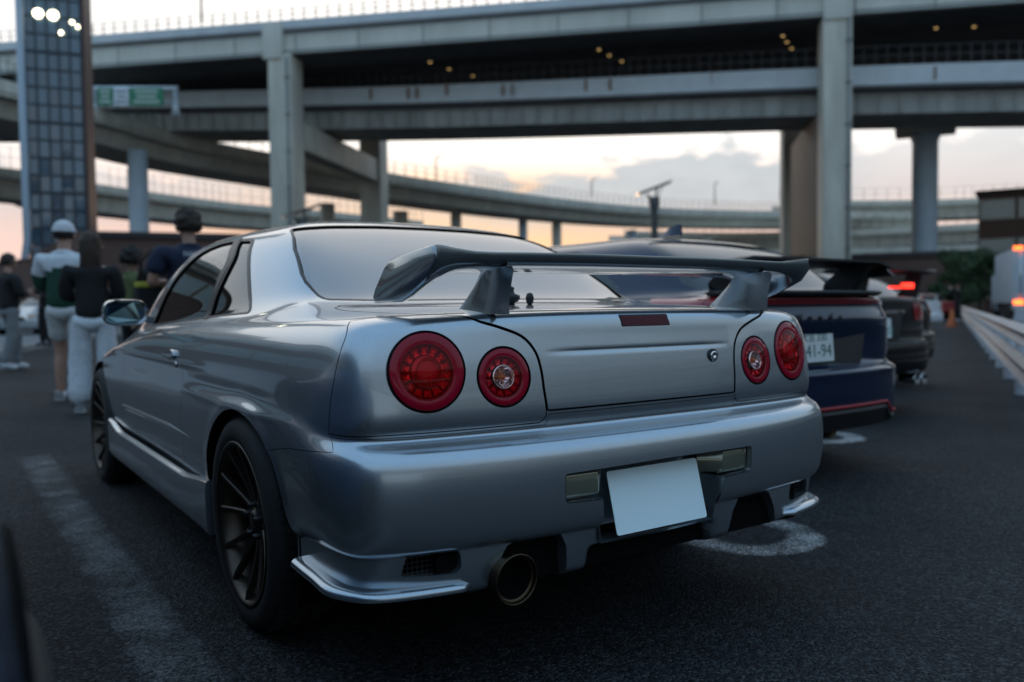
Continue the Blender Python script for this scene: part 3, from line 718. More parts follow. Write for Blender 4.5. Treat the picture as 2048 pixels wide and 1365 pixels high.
    def strip(lp, off, nm, mt, dy=0):
        fr, bk = [], []
        for x, z in lp:
            hh = sk.hit((-max(abs(x), .004), -5, .917+z), (0, 1, 0)); yy = sk.ev(np.array([hh[0]]), np.array([hh[1]]))[0][1]
            fr.append((x, yy-off, .917+z)); bk.append((x, yy+.02, .917+z))
        n = len(lp); m = MB(); m.add(fr+bk, [tuple(range(n-1, -1, -1))]+[(i, (i+1) % n, n+(i+1) % n, n+i) for i in range(n)]); return m.build(nm, mt)
    hb = par(strip([(x*1.03+.0, z*1.16) for x, z in lm], .0012, 'brake_lamp', M_['trim']))
    sub(strip(lm, .0024, 'brake_lens', M_['brake_red']), hb)
    m = MB(); m.lathe([(.0185, -.006), (.0185, .0005), (.0165, .001), (.0155, -.003), (.0135, -.003)], 28, frame((.258, .1325, .812), (1, 0, 0), (0, -1, 0))); lk = par(m.build('boot_lock', M_['trim']))
    m = MB(); m.lathe([(.0135, -.003), (.0135, .003), (.0115, .0045), (.004, .0045), (.0035, .002), (.0004, .002)], 28, frame((.258, .1325, .812), (1, 0, 0), (0, -1, 0))); sub(m.build('key_barrel', M_['chrome']), lk)
    # ---- rear wiper stub and washer nozzle at the foot of the glass
    m = MB(); m.lathe([(.012, 0), (.012, .008), (.022, .012), (.028, .022), (.027, .030), (.012, .036), (.009, .044), (.011, .052), (.006, .057), (.0004, .058)], 20, Matrix.Translation((-.155, .56, .962))); par(m.build('wiper_pivot', M_['black']))
    m = MB(); m.lathe([(.006, 0), (.011, .006), (.013, .022), (.009, .034), (.0004, .037)], 14, Matrix.Translation((-.085, .56, .964))); par(m.build('washer_nozzle', M_['black']))
    # ---- wing
    TE = [(.112, 1.088), (.14, 1.0885), (.19, 1.086), (.25, 1.078), (.31, 1.064), (.335, 1.057), (.340, 1.051), (.333, 1.046), (.28, 1.044), (.22, 1.046), (.17, 1.051), (.135, 1.056), (.116, 1.064), (.111, 1.082)]
    EP = [(.110, 1.098), (.16, 1.096), (.22, 1.092), (.28, 1.085), (.338, 1.076), (.375, 1.058), (.432, 1.005), (.446, .984), (.430, .970), (.285, .972), (.235, .988), (.18, 1.010), (.135, 1.030), (.106, 1.064)]
    rows = []
    def sec(x, t, dz=0, lift=0):
        return [(x, (a[0]*(1-t)+b[0]*t), (a[1]*(1-t)+b[1]*t)+dz) for a, b in zip(TE, EP)]
    half = [(0, 0, .002), (.2, 0, .002), (.40, 0, 0), (.50, .0, -.002), (.53, .02, -.002), (.555, .06, -.002), (.575, .13, -.001), (.592, .23, 0), (.606, .36, 0), (.618, .52, 0), (.628, .68, 0), (.637, .83, 0), (.645, .94, 0), (.651, 1, 0), (.662, 1, 0)]
    xs = [(-x, t, d) for x, t, d in reversed(half)]+[(x, t, d) for x, t, d in half[1:]]
    m = MB(); rows = [sec(*q) for q in xs]; m.sweep(rows, closed=True)
    n = len(TE)
    for ii in (0, len(rows)-1):
        c = np.mean(rows[ii], 0); r0 = rows[ii]; base = len(m.v)
        m.add([tuple(np.array(p)+(np.sign(p[0])*.004, 0, 0)+.08*(c-np.array(p))*(0, 1, 1)) for p in r0], [tuple(range(n)) if ii == 0 else tuple(range(n-1, -1, -1))])
        o = ii*n
        for a in range(n):
            b = (a+1) % n; m.f.append((o+a, o+b, base+b, base+a)); m.sm.append(True)
    wing = par(m.build('boot_wing', M_['wing'], auto=1.15))
    for sx in (-1, 1):
        rows = []
        for z, yf, yr, th in ((.940, .352, .108, .026), (.955, .338, .110, .020), (.985, .298, .108, .017), (1.015, .262, .100, .017), (1.043, .238, .092, .021), (1.054, .232, .098, .03)):
            x0 = sx*(.465+.02*(1.05-z)); r = []
            for s_ in np.linspace(0, 1, 9): r.append((x0+th*.5*math.sin(PI*min(1, s_*1.1+.0))**.6*1 if 0 < s_ < 1 else x0, yf+(yr-yf)*s_, z+(.028*(yf-yf)*0)))
            for s_ in np.linspace(1, 0, 9)[1:-1]: r.append((x0-th*.5*math.sin(PI*min(1, s_*1.1))**.6, yf+(yr-yf)*s_, z))
            rows.append(r)
        m = MB(); m.sweep(rows, closed=True); sub(m.build('wing_stand', M_['wing'], auto=.7), wing)
    # ---- mirrors
    for sx in (-1, 1):
        m = MB(); rows = []
        for y, hw, hh, x0, z0 in ((2.33, .082, .052, .925, .953), (2.36, .088, .058, .925, .953), (2.42, .083, .056, .92, .953), (2.48, .06, .04, .91, .950), (2.50, .03, .02, .90, .948)):
            rows.append([(sx*(x0+hw*np.sign(math.cos(q))*abs(math.cos(q))**.6), y+.02*math.cos(q), z0+hh*np.sign(math.sin(q))*abs(math.sin(q))**.7) for q in np.linspace(0, 2*PI, 25)[:-1]])
        m.sweep(rows, closed=True, caps=False)
        m.sweep([[(p[0], p[1], p[2]) for p in rows[0]], [((p[0]-sx*.925)*.86+sx*.925, p[1]+.012, (p[2]-.955)*.84+.955) for p in rows[0]]], closed=True)
        m.sweep([[(sx*.80, 2.40, .93), (sx*.80, 2.46, .935), (sx*.80, 2.47, .91), (sx*.80, 2.40, .90)], [(sx*.86, 2.38, .935), (sx*.86, 2.43, .94), (sx*.86, 2.43, .92), (sx*.86, 2.38, .915)]], closed=True)
        mr = par(m.build('door_mirror', M_['handle'], auto=.7))
        q = rows[0]; c = (sx*.93, 2.345, .955)
        m = MB(); pts = [((p[0]-sx*.925)*.87+sx*.925, p[1]+.011, (p[2]-.955)*.85+.955) for p in q]; m.add(pts, [tuple(range(len(pts)))]); sub(m.build('mirror_glass', M_['mirror']), mr)
    # ---- side skirts
    for sx in (-1, 1):
        rows = []
        for y in np.linspace(1.33, 3.30, 24):
            t = np.clip((y-1.33)/.12, 0, 1); e = np.clip((y-2.95)/.3, 0, 1)
            top = .39-.035*np.clip((y-1.33)/.35, 0, 1)-.02*e+.06*e**1.6
            o = .868+.006*(1-t)
            rows.append([(sx*(.84), y, top+.004), (sx*(o-.014), y, top), (sx*(o-.008), y, top-.006), (sx*(o-.004), y, top-.04), (sx*(o-.008), y, .235), (sx*(o-.016), y, .208), (sx*.80, y, .20)])
        m = MB(); m.sweep(rows); m.f.append(tuple(range(7))); m.sm.append(False); n = len(rows)*7; m.f.append(tuple(range(n-7, n))); m.sm.append(False)
        par(m.build('side_skirt', S, auto=.6))
    # ---- wheel wells, floor, cabin
    m = MB()
    for yc in (.945, 3.645):
        for sx in (-1, 1):
            vs = []; R0 = .42 if yc < 2 else .39
            for a in np.linspace(-.3, PI+.3, 20): vs += [(sx*.84, yc+R0*math.cos(a), .31+(R0-.02)*math.sin(a)), (sx*.55, yc+R0*math.cos(a), .31+(R0-.02)*math.sin(a))]
            m.add(vs, [(2*i, 2*i+2, 2*i+3, 2*i+1) for i in range(19)])
            ctr = [(sx*.55, yc+R0*math.cos(a), .31+R0*math.sin(a)) for a in np.linspace(-.3, PI+.3, 20)]; m.add(ctr, [tuple(range(20))])
    m.box((0, 2.3, .22), (1.5, 3.9, .04)); m.box((0, .35, .33), (1.3, .4, .10))
    par(m.build('underbody', M_['gap']))
    m = MB(); m.box((0, 1.0, .93), (1.2, .45, .02)); m.box((0, 2.95, .87), (1.35, .6, .04)); m.box((0, 2.0, .55), (1.4, 2.2, .04))
    par(m.build('parcel_shelf', M_['cabin']))
    for sx in (-1, 1):
        m = MB(); m.sweep([[(sx*.38+x*w, 1.95+dy, z) for x, dy in ((-1, 0), (-.8, -.05), (.8, -.05), (1, 0), (.8, .06), (-.8, .06))] for z, w in ((.5, .25), (.75, .25), (.95, .23), (1.04, .15))], closed=True, caps=True)
        m.box((sx*.38, 1.96, 1.12), (.24, .09, .15)); m.box((sx*.38, 2.2, .58), (.5, .5, .14))
        par(m.build('front_seat', M_['cabin'], bevel=.02))
    m = MB(); m.box((0, 1.33, .85), (1.15, .14, .24)); m.box((0, 1.5, .66), (1.15, .45, .14)); par(m.build('rear_bench', M_['cabin'], bevel=.03))
    m = MB(); m.tube([(.38+.18*math.cos(a), 2.62+.06*math.sin(a), .92+.17*math.sin(a)) for a in np.linspace(0, 2*PI, 25)[:-1]], .015, 8, closed=True); par(m.build('steering_wheel', M_['black']))
    # ---- exhaust
    Me = frame((-.468, .09, .309), (1, 0, 0), (.04, -1, -.03))
    m = MB(); m.lathe([(.052, -.14), (.058, -.01), (.0605, -.003), (.0600, .001), (.050, -.008)], 40, Me); ex = par(m.build('exhaust_tip', M_['titanium']))
    m = MB(); m.lathe([(.050, -.008), (.049, -.06), (.0004, -.062)], 40, Me); m.lathe([(.05, -.14), (.048, -.5)], 20, Me); sub(m.build('exhaust_pipe', M_['gap']), ex)
    m = MB(); m.tube([Me @ Vector((.0600*math.cos(a), .0600*math.sin(a), .001)) for a in np.linspace(0, 2*PI, 41)[:-1]], .0032, 8, closed=True); sub(m.build('rolled_lip', M_['titanium']), ex)
    # ---- wheels
    w0 = None
    for yc in (.98, 3.645):
        for sx in (-1, 1):
            o = build_wheel(car) if w0 is None else copy_tree(w0, car)
            if w0 is None: w0 = o
            o.matrix_parent_inverse = INV
            o.location = (sx*.862, yc, .320); o.rotation_euler = (0, math.radians(1.5)*sx, PI if sx > 0 else 0)
            if yc > 3 and sx < 0: o.rotation_euler = (.5, 0, 0)
    return sk
def build_wheel(car):
    """local axes: outer face towards -x, centre at the hub; tyre outer face at x=0"""
    Mw = Matrix.Rotation(-PI/2, 4, 'Y')       # local z (lathe) -> -x
    m = MB(); R = .320; rr = .2445
    prof = [(rr-.006, -.205), (rr+.004, -.21), (R-.035, -.222), (R-.012, -.212), (R-.003, -.195), (R, -.16), (R, -.06), (R-.003, -.028), (R-.012, -.012), (R-.03, -.001), (rr+.02, .001), (rr+.004, -.006), (rr-.004, -.012)]
    m.lathe(prof, 72, Mw)
    rim = MB(); rim.lathe([(rr-.002, -.012), (rr+.003, -.004), (rr, .0), (rr-.008, -.002), (rr-.014, -.016), (rr-.022, -.03), (rr-.030, -.10), (rr-.012, -.2), (rr-.012, -.205)], 64, Mw)
    root = rim.build('wheel', M_['bronze'], car)
    t = m.build('tyre', M_['rubber'], root)
    # tread blocks
    tb = MB()
    for k in range(60):
        a = 2*PI*k/60
        for x0, w, sk_ in ((-.045, .034, .03), (-.10, .03, 0), (-.155, .034, -.03)):
            Mt = Mw @ Matrix.Rotation(a+sk_, 4, 'Z')
            tb.box((R+.0025, 0, x0), (.006, .024, w), Mt)
    tb.build('tread', M_['rubber'], root)['kind'] = 'stuff'
    for k in range(6):
        a0 = 2*PI*k/6+.26
        sp = MB()
        for s_ in (-1, 1):
            rows = []
            for r, off, d, w, th in ((.045, .012, -.055, .026, .03), (.10, .022, -.045, .020, .026), (.16, .038, -.028, .017, .022), (.205, .052, -.012, .017, .020), (.236, .062, -.006, .022, .022)):
                c = (r, s_*off, d)
                rows.append([(c[0], c[1]-w/2, c[2]-th), (c[0], c[1]-w/2, c[2]-.004), (c[0], c[1]-w*.28, c[2]), (c[0], c[1]+w*.28, c[2]), (c[0], c[1]+w/2, c[2]-.004), (c[0], c[1]+w/2, c[2]-th)])
            sp.v; M1 = Mw @ Matrix.Rotation(a0, 4, 'Z')
            n = 6; vs = [p for r in rows for p in r]; fs = []
            for i in range(len(rows)-1):
                for a in range(n):
                    b = (a+1) % n; fs.append((i*n+a, i*n+b, (i+1)*n+b, (i+1)*n+a))
            sp.add(vs, fs, True, M1)
        sp.build('spoke', M_['bronze'], root, auto=.5)
    h = MB(); h.lathe([(.0004, -.040), (.026, -.040), (.030, -.044), (.034, -.050), (.060, -.056), (.068, -.064), (.068, -.1)], 40, Mw); h.build('hub', M_['bronze'], root)
    for k in range(5):
        a = 2*PI*k/5; n = MB(); n.lathe([(.010, -.06), (.009, -.035), (.006, -.031), (.0004, -.031)], 6, Mw @ Matrix.Translation((.050*math.cos(a), .050*math.sin(a), 0))); n.build('wheel_nut', M_['trim'], root)
    d = MB(); d.lathe([(.06, -.11), (.155, -.11), (.157, -.118), (.155, -.128), (.06, -.128)], 48, Mw); d.build('brake_disc', M_['disc'], root)
    c = MB()
    rows = []
    for a in np.linspace(.6, 1.7, 8): rows.append([(.10*math.cos(a), .10*math.sin(a), -.085), (.175*math.cos(a), .175*math.sin(a), -.085), (.178*math.cos(a), .178*math.sin(a), -.15), (.10*math.cos(a), .10*math.sin(a), -.15)])
    cc = MB(); cc.sweep(rows, closed=True, caps=True); c.add(cc.v, cc.f, False, Mw); c.build('brake_caliper', M_['black'], root)
    return root
def build_valance(car, par, sub, S):
    bw = [0, .26, .46, .655, .815, .868, .870, .871]; by = [.055, .058, .074, .10, .15, .24, .38, .505]
    nrm = []
    for i in range(8):
        a = (bw[i-1], by[i-1]) if i else (-bw[1], by[1]); b = (bw[min(i+1, 7)], by[min(i+1, 7)]); t = (b[0]-a[0], b[1]-a[1]); l = math.hypot(*t); nrm.append((-t[1]/l, t[0]/l))
    rows = [(.428, .046), (.405, .050), (.375, .056), (.34, .066), (.31, .076), (.285, .084), (.268, .10), (.262, .16)]
    P = []
    for i in range(8):
        f = (.8, .7, .5, .55, .70, .6, .45, .4)[i]; col = []
        for z, d in rows:
            dd = max(d*f, .034) if d < .1 else d
            col.append((-(bw[i]+nrm[i][0]*dd), by[i]+nrm[i][1]*dd, z))
        P.append(col)
    def scoop(X):
        x, z = np.abs(X[:, 0]), X[:, 2]
        ss = lambda a, b, v: (lambda t: t*t*(3-2*t))(np.clip((v-a)/(b-a), 0, 1))
        return -.085*(1-ss(.205, .235, x))*(1-ss(.325, .35, z))-.03*ss(.235, .30, x)*(1-ss(.30, .33, x))*0
    vk = Skin(np.array(P), True, False, disp=scoop, sign=1.0)
    c = lambda p: vk.cast(p, 'y')
    um, vm = vk.m-1, vk.n-1
    duct = c(dens(round_poly([(-.735, .345), (-.592, .338), (-.600, .398), (-.72, .402)], [.012, .03, .02, .012], 4), 2, True))
    exh = c(dens([(-.53, .285), (-.505, .345), (-.478, .388), (-.44, .402), (-.36, .402), (-.325, .392), (-.307, .36), (-.296, .285)], 5))
    exh_h = exh+[(exh[-1][0], vm), (exh[0][0], vm)]
    opn = c(dens(round_poly([(-.27, .30), (-.255, .385), (-.235, .395), (-.228, .300)], [.0, .012, .005, 0], 4), 3, True))
    uc = c([(-.215, .35)])[0]; vb = uc[1]
    pk = c(dens([(0, .352), (-.205, .353)], 6))+c(dens([(-.212, .37), (-.214, .415)], 4)); pk[0] = (0.0, pk[0][1]); pk = pk+[(pk[-1][0], 0.0), (0.0, 0.0)]
    outer = dens([(0, 0), (um, 0)], 30)[:-1]+dens([(um, 0), (um, vm)], 10)[:-1]+dens([(um, vm), (0, vm)], 30)[:-1]+dens([(0, vm), (0, 0)], 10)[:-1]
    va = par(panel(vk, 'rear_valance', outer, [duct, exh_h, pk], S, None, (.08, .15), .04, flange_dir=(0, 1, 0), dark=M_['silver_dark']))
    # black mesh in the side ducts
    for sx in (-1, 1):
        m = MB(); X0, X1, Z0, Z1 = .59, .735, .335, .405
        for k in range(13):
            x = X0+(X1-X0)*k/12; m.bar((sx*x, .165+.25*(x-X0)*.5, Z0), (sx*x, .165+.25*(x-X0)*.5, Z1), .0022)
        for k in range(7):
            z = Z0+(Z1-Z0)*k/6; m.bar((sx*X0, .165, z), (sx*X1, .165+.25*.145*.5, z), .0022)
        sub(m.build('duct_mesh', M_['black']), va)
        m = MB(); m.box((sx*.66, .26, .37), (.22, .02, .12)); sub(m.build('duct_back', M_['gap']), va)
        # lip that flares out under the corner
        rows_ = []
        U = np.linspace(2.45, 7, 34)
        for u in U:
            i = min(int(u), 6); t = u-i
            def cr(a):
                p0 = a[max(i-1, 0)]; p1 = a[i]; p2 = a[i+1]; p3 = a[min(i+2, 7)]
                return .5*((2*p1)+(p2-p0)*t+(2*p0-5*p1+4*p2-p3)*t*t+(3*p1-p0-3*p2+p3)*t**3)
            w, y = cr(bw), cr(by); n0 = (nrm[i][0]*(1-t)+nrm[i+1][0]*t, nrm[i][1]*(1-t)+nrm[i+1][1]*t)
            e = np.clip((u-2.45)/.25, 0, 1); ee = np.clip((7-u)/.9, 0, 1)**.6
            prof = ((.07, .320), (.048, .320), (.040, .320), (.031, .317), (.025, .313), (.021, .307), (.023, .299), (.045, .294), (.09, .292))
            sd = np.clip((u-4.5)/.9, 0, 1); prof = [(d_-.022*sd, z_) for d_, z_ in prof]
            rows_.append([(sx*(w+n0[0]*(d+(1-e)*.05)), y+n0[1]*(d+(1-e)*.05), (z if e >= 1 else .30+(z-.30)*(.4+.6*e))+.012*np.clip((u-5.2)/1.8, 0, 1)*(z < .36)) for d, z in prof])
        m = MB(); m.sweep(rows_); k = len(prof); m.f.append(tuple(range(k))); m.sm.append(False); m.f.append(tuple(range(len(m.v)-k, len(m.v)))); m.sm.append(False)
        sub(m.build('bumper_lip', S, auto=.9), va)
# ------------------------------------------------------------------ ground and painted stall lines
def build_ground():
    m = bpy.data.materials.new('asphalt'); m.use_nodes = True; nt = m.node_tree; N = nt.nodes; L = nt.links; b = N['Principled BSDF']
    tc = N.new('ShaderNodeTexCoord')
    def noise(scale, detail=4, rough=.6):
        n = N.new('ShaderNodeTexNoise'); n.inputs['Scale'].default_value = scale; n.inputs['Detail'].default_value = detail; n.inputs['Roughness'].default_value = rough
        L.new(tc.outputs['Object'], n.inputs['Vector']); return n
    big, mid, fine = noise(.6, 5), noise(9, 5), noise(120, 3)
    vo = N.new('ShaderNodeTexVoronoi'); vo.inputs['Scale'].default_value = 110; vo.inputs['Randomness'].default_value = 1; L.new(tc.outputs['Object'], vo.inputs['Vector'])
    sp = N.new('ShaderNodeSeparateColor'); L.new(vo.outputs['Color'], sp.inputs[0])
    r = N.new('ShaderNodeValToRGB'); r.color_ramp.elements[0].position = .1; r.color_ramp.elements[0].color = (.008, .008, .009, 1); r.color_ramp.elements[1].position = .97; r.color_ramp.elements[1].color = (.06, .062, .065, 1)
    e = r.color_ramp.elements.new(.72); e.color = (.027, .029, .033, 1)
    L.new(sp.outputs[0], r.inputs[0])
    mx = N.new('ShaderNodeMix'); mx.data_type = 'RGBA'; mx.blend_type = 'MULTIPLY'; mx.inputs[0].default_value = 1
    mr = N.new('ShaderNodeMapRange'); mr.inputs[1].default_value = .3; mr.inputs[2].default_value = .7; mr.inputs[3].default_value = .55; mr.inputs[4].default_value = 1.4
    L.new(big.outputs[0], mr.inputs[0]); L.new(r.outputs[0], mx.inputs[6]); L.new(mr.outputs[0], mx.inputs[7]); L.new(mx.outputs[2], b.inputs['Base Color'])
    b.inputs['Roughness'].default_value = .72; b.inputs['Specular IOR Level'].default_value = .16
    ad = N.new('ShaderNodeMath'); ad.operation = 'MULTIPLY_ADD'; ad.inputs[1].default_value = .5; L.new(fine.outputs[0], ad.inputs[0]); L.new(vo.outputs['Distance'], ad.inputs[2])
    bp = N.new('ShaderNodeBump'); bp.inputs['Strength'].default_value = .9; bp.inputs['Distance'].default_value = .008; bp.invert = True
    L.new(ad.outputs[0], bp.inputs['Height']); L.new(bp.outputs[0], b.inputs['Normal'])
    o = mesh_obj('ground', [(-900, -400, 0), (1200, -400, 0), (1200, 1500, 0), (-900, 1500, 0)], [(0, 1, 2, 3)], m); o['kind'] = 'structure'
    # worn white paint: lets the stones show through
    p = bpy.data.materials.new('worn_road_paint'); p.use_nodes = True; nt = p.node_tree; N = nt.nodes; L = nt.links; b = N['Principled BSDF']
    out = N['Material Output']; tr = N.new('ShaderNodeBsdfTransparent'); ms = N.new('ShaderNodeMixShader')
    tc = N.new('ShaderNodeTexCoord'); n1 = noise(120, 3); n2 = noise(5, 6)
    at = N.new('ShaderNodeAttribute'); at.attribute_name = 'wear'
    a1 = N.new('ShaderNodeMath'); a1.operation = 'ADD'; L.new(n1.outputs[0], a1.inputs[0])
    a2 = N.new('ShaderNodeMath'); a2.operation = 'MULTIPLY_ADD'; a2.inputs[1].default_value = .7; L.new(n2.outputs[0], a2.inputs[0]); L.new(at.outputs['Fac'], a2.inputs[2]); L.new(a2.outputs[0], a1.inputs[1])
    m3 = N.new('ShaderNodeMapRange'); m3.inputs[1].default_value = .70; m3.inputs[2].default_value = 1.08; m3.inputs[4].default_value = .75; L.new(a1.outputs[0], m3.inputs[0])
    a5 = N.new('ShaderNodeAttribute'); a5.attribute_name = 'strength'; m5 = N.new('ShaderNodeMath'); m5.operation = 'MULTIPLY'; L.new(m3.outputs[0], m5.inputs[0]); L.new(a5.outputs['Fac'], m5.inputs[1]); L.new(m5.outputs[0], ms.inputs[0]); L.new(tr.outputs[0], ms.inputs[1]); L.new(b.outputs[0], ms.inputs[2]); L.new(ms.outputs[0], out.inputs[0])
    b.inputs['Base Color'].default_value = (.55, .56, .56, 1); b.inputs['Roughness'].default_value = .75
    m2 = N.new('ShaderNodeBump'); m2.inputs['Strength'].default_value = .5; m2.inputs['Distance'].default_value = .004; L.new(n1.outputs[0], m2.inputs['Height']); L.new(m2.outputs[0], b.inputs['Normal'])
    M_['paint'] = p
    def loop(cx, y0, half, w, length, wear, strength=.9, name='stall_line'):
        cl = [(cx-half, y0+length), (cx-half, y0+half)]+[(cx-half*math.cos(a), y0+half-half*math.sin(a)) for a in np.linspace(0, PI, 21)]+[(cx+half, y0+half), (cx+half, y0+length)]
        vs, fs, wr = [], [], []
        pts = [np.array(q) for q in cl]
        for i, q in enumerate(pts):
            t = pts[min(i+1, len(pts)-1)]-pts[max(i-1, 0)]; t = t/np.linalg.norm(t); n = np.array((-t[1], t[0]))
            vs += [(*(q+n*w*f_), .004) for f_ in (.72, .45, .2, -.2, -.45, -.72)]; wr += [wear-.45, wear-.07, wear, wear, wear-.07, wear-.45]
        fs = [(6*i+k, 6*i+k+1, 6*i+k+7, 6*i+k+6) for i in range(len(pts)-1) for k in range(5)]
        o = mesh_obj(name, vs, fs, p); at_ = o.data.attributes.new('wear', 'FLOAT', 'POINT'); at_.data.foreach_set('value', wr); a6 = o.data.attributes.new('strength', 'FLOAT', 'POINT'); a6.data.foreach_set('value', [strength]*len(vs)); o['kind'] = 'structure'
    loop(1.17, .545, .235, .14, 5.0, .02)
    loop(3.62, 1.95, .235, .14, 5.0, .12)
    loop(6.05, 3.3, .235, .14, 5.0, .2)
    loop(-1.32, -.75, .235, .19, 5.6, -.03, .42)
build_ground()

# ------------------------------------------------------------------ viaducts
M_['concrete'] = noisy(mat('painted_concrete', (.56, .535, .46), .7), .8, .24, 9, bump=.15, bump_scale=3, stretch=(1, 1, .22))
M_['steel_deck'] = noisy(mat('painted_steel_girder', (.62, .62, .56), .5), .5, .17, 9, stretch=(1, 1, .12))
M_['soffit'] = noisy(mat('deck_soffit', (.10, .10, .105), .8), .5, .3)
M_['stained'] = noisy(mat('stained_concrete', (.38, .385, .365), .8), .5, .35, 8, stretch=(1, 1, .3))
M_['pale_rail'] = noisy(mat('pale_parapet', (.58, .63, .66), .5), .8, .12)
M_['fence_metal'] = mat('fence_metal', (.10, .105, .11), .5, .4)
M_['rust'] = noisy(mat('rust_stain', (.28, .16, .09), .9), 3, .5)
M_['round_col'] = noisy(mat('blue_grey_column', (.46, .53, .58), .5), .4, .12)
Dv = np.array((-.7071, .7071)); Cv = np.array((.7071, .7071))
def resample(path, step):
    P = [np.array(p, float) for p in path]; out = [P[0]]
    for a, b in zip(P[:-1], P[1:]):
        n = max(1, int(np.linalg.norm((b-a)[:2])//step)); out += [a+(b-a)*(k+1)/n for k in range(n)]
    return out
def side_of(pts, i):
    t = (pts[min(i+1, len(pts)-1)]-pts[max(i-1, 0)])[:2]; t /= np.linalg.norm(t); n = np.array((-t[1], t[0]))
    if n.dot(pts[i][:2]-np.array((-1.6, -1.5))) < 0: n = -n
    return n
def viaduct(name, label, path, width, prof_parts, fence=(1.0, 1.0, .05), ribs=None, seams=0):
    """path: near top edge (x,y,z). prof_parts: (part name, material, closed list of (offset away from us, dz))"""
    root = empty(name, tuple(path[len(path)//2]), 0, label, 'viaduct')
    inv = root.matrix_world.inverted() if False else Matrix.Translation(-Vector(path[len(path)//2]))
    P = resample(path, 3.0) if len(path) > 2 else resample(path, 6.0)
    if len(path) > 2: P = [np.array(p) for p in smooth_loop(path, 8, False)]
    def link(o): o.parent = root; o.matrix_parent_inverse = inv; return o
    nr = [side_of(P, i) for i in range(len(P))]
    for pn, m_, prof in prof_parts:
        rows = [[(p[0]+n[0]*o, p[1]+n[1]*o, p[2]+dz) for o, dz in prof] for p, n in zip(P, nr)]
        b = MB(); b.sweep(rows, closed=True, smooth=False, caps=True); link(b.build(pn, m_))
    if fence:
        sp, h, w = fence; Q = resample(P, sp); b = MB()
        for i, q in enumerate(Q):
            n = side_of(Q, i); x, y = q[0]+n[0]*.25, q[1]+n[1]*.25
            b.box((x, y, q[2]+h/2), (w, w, h))
        for hh in (.5, .97):
            b.sweep([[(q[0]+.25*side_of(Q, i)[0]+a*.02, q[1]+.25*side_of(Q, i)[1], q[2]+h*hh+c*.02) for a, c in ((-1, -1), (1, -1), (1, 1), (-1, 1))] for i, q in enumerate(Q)], closed=True, smooth=False)
        o = link(b.build('fence', M_['fence_metal'])); o['kind'] = 'stuff'
    if ribs:
        sp, o0, z0, z1, th, m_ = ribs; Q = resample(P, sp); b = MB()
        for i, q in enumerate(Q):
            n = side_of(Q, i); b.bar((q[0]+n[0]*o0, q[1]+n[1]*o0, q[2]+z0), (q[0]+n[0]*o0, q[1]+n[1]*o0, q[2]+z1), th, th)
        o = link(b.build('stiffener', m_)); o['kind'] = 'stuff'
    return root
PL, PR = np.array((22.1, 66.6)), np.array((52.8, 35.9))
S_ = M_['steel_deck']
def upt(s, off, z): p = PR+Dv*s+Cv*off; return (p[0], p[1], z)
viaduct('upper_viaduct', 'wide pale elevated road deck crossing the whole top of the picture', [upt(-70, .25, 24.55), upt(120, .25, 24.75)], 22,
        [('parapet', M_['pale_rail'], [(0, 0), (.28, 0), (.28, -.75), (.06, -.75), (0, -.62)]),
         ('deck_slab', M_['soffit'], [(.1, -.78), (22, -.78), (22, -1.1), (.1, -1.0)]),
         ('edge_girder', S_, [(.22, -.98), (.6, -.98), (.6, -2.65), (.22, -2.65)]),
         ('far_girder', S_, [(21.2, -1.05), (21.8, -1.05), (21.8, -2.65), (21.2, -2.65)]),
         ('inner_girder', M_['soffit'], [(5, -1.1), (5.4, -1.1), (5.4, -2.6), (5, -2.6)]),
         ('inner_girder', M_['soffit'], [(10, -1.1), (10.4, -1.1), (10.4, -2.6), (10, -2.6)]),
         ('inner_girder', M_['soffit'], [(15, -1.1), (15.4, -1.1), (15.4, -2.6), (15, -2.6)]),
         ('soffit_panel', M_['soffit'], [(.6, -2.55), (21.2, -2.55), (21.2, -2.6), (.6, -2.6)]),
         ('far_parapet', M_['pale_rail'], [(21.8, 0), (22.1, 0), (22.1, -.8), (21.8, -.8)])], (1.0, 1.05, .08))
lo = [(29.0-.70*(-60)*-1, 68.2+.71*60, 21.9), (29.0, 68.2, 20.45), (59.15, 33.0, 18.6), (59.15+50*.70, 33-50*.715, 16.5)]
lo[0] = (29.0-60*.70, 68.2+60*.71, 23.2)
viaduct('lower_viaduct', 'stained lower road deck with pale panelled parapet hung under the upper deck', [lo[0], lo[1]]+[lo[2], lo[3]], 9,
        [('parapet', M_['pale_rail'], [(0, 0), (.25, 0), (.25, -1.5), (0, -1.45)]),
         ('deck_slab', M_['soffit'], [(.05, -1.5), (9.5, -1.5), (9.5, -1.75), (.05, -1.7)]),
         ('box_girder', M_['stained'], [(.9, -1.75), (7.2, -1.75), (7.0, -3.35), (1.1, -3.35)]),
         ('far_parapet', M_['stained'], [(9.3, -.2), (9.5, -.2), (9.5, -1.7), (9.3, -1.7)])], (.75, 1.5, .07), (1.2, .85, -1.75, -3.2, .12, M_['stained']))
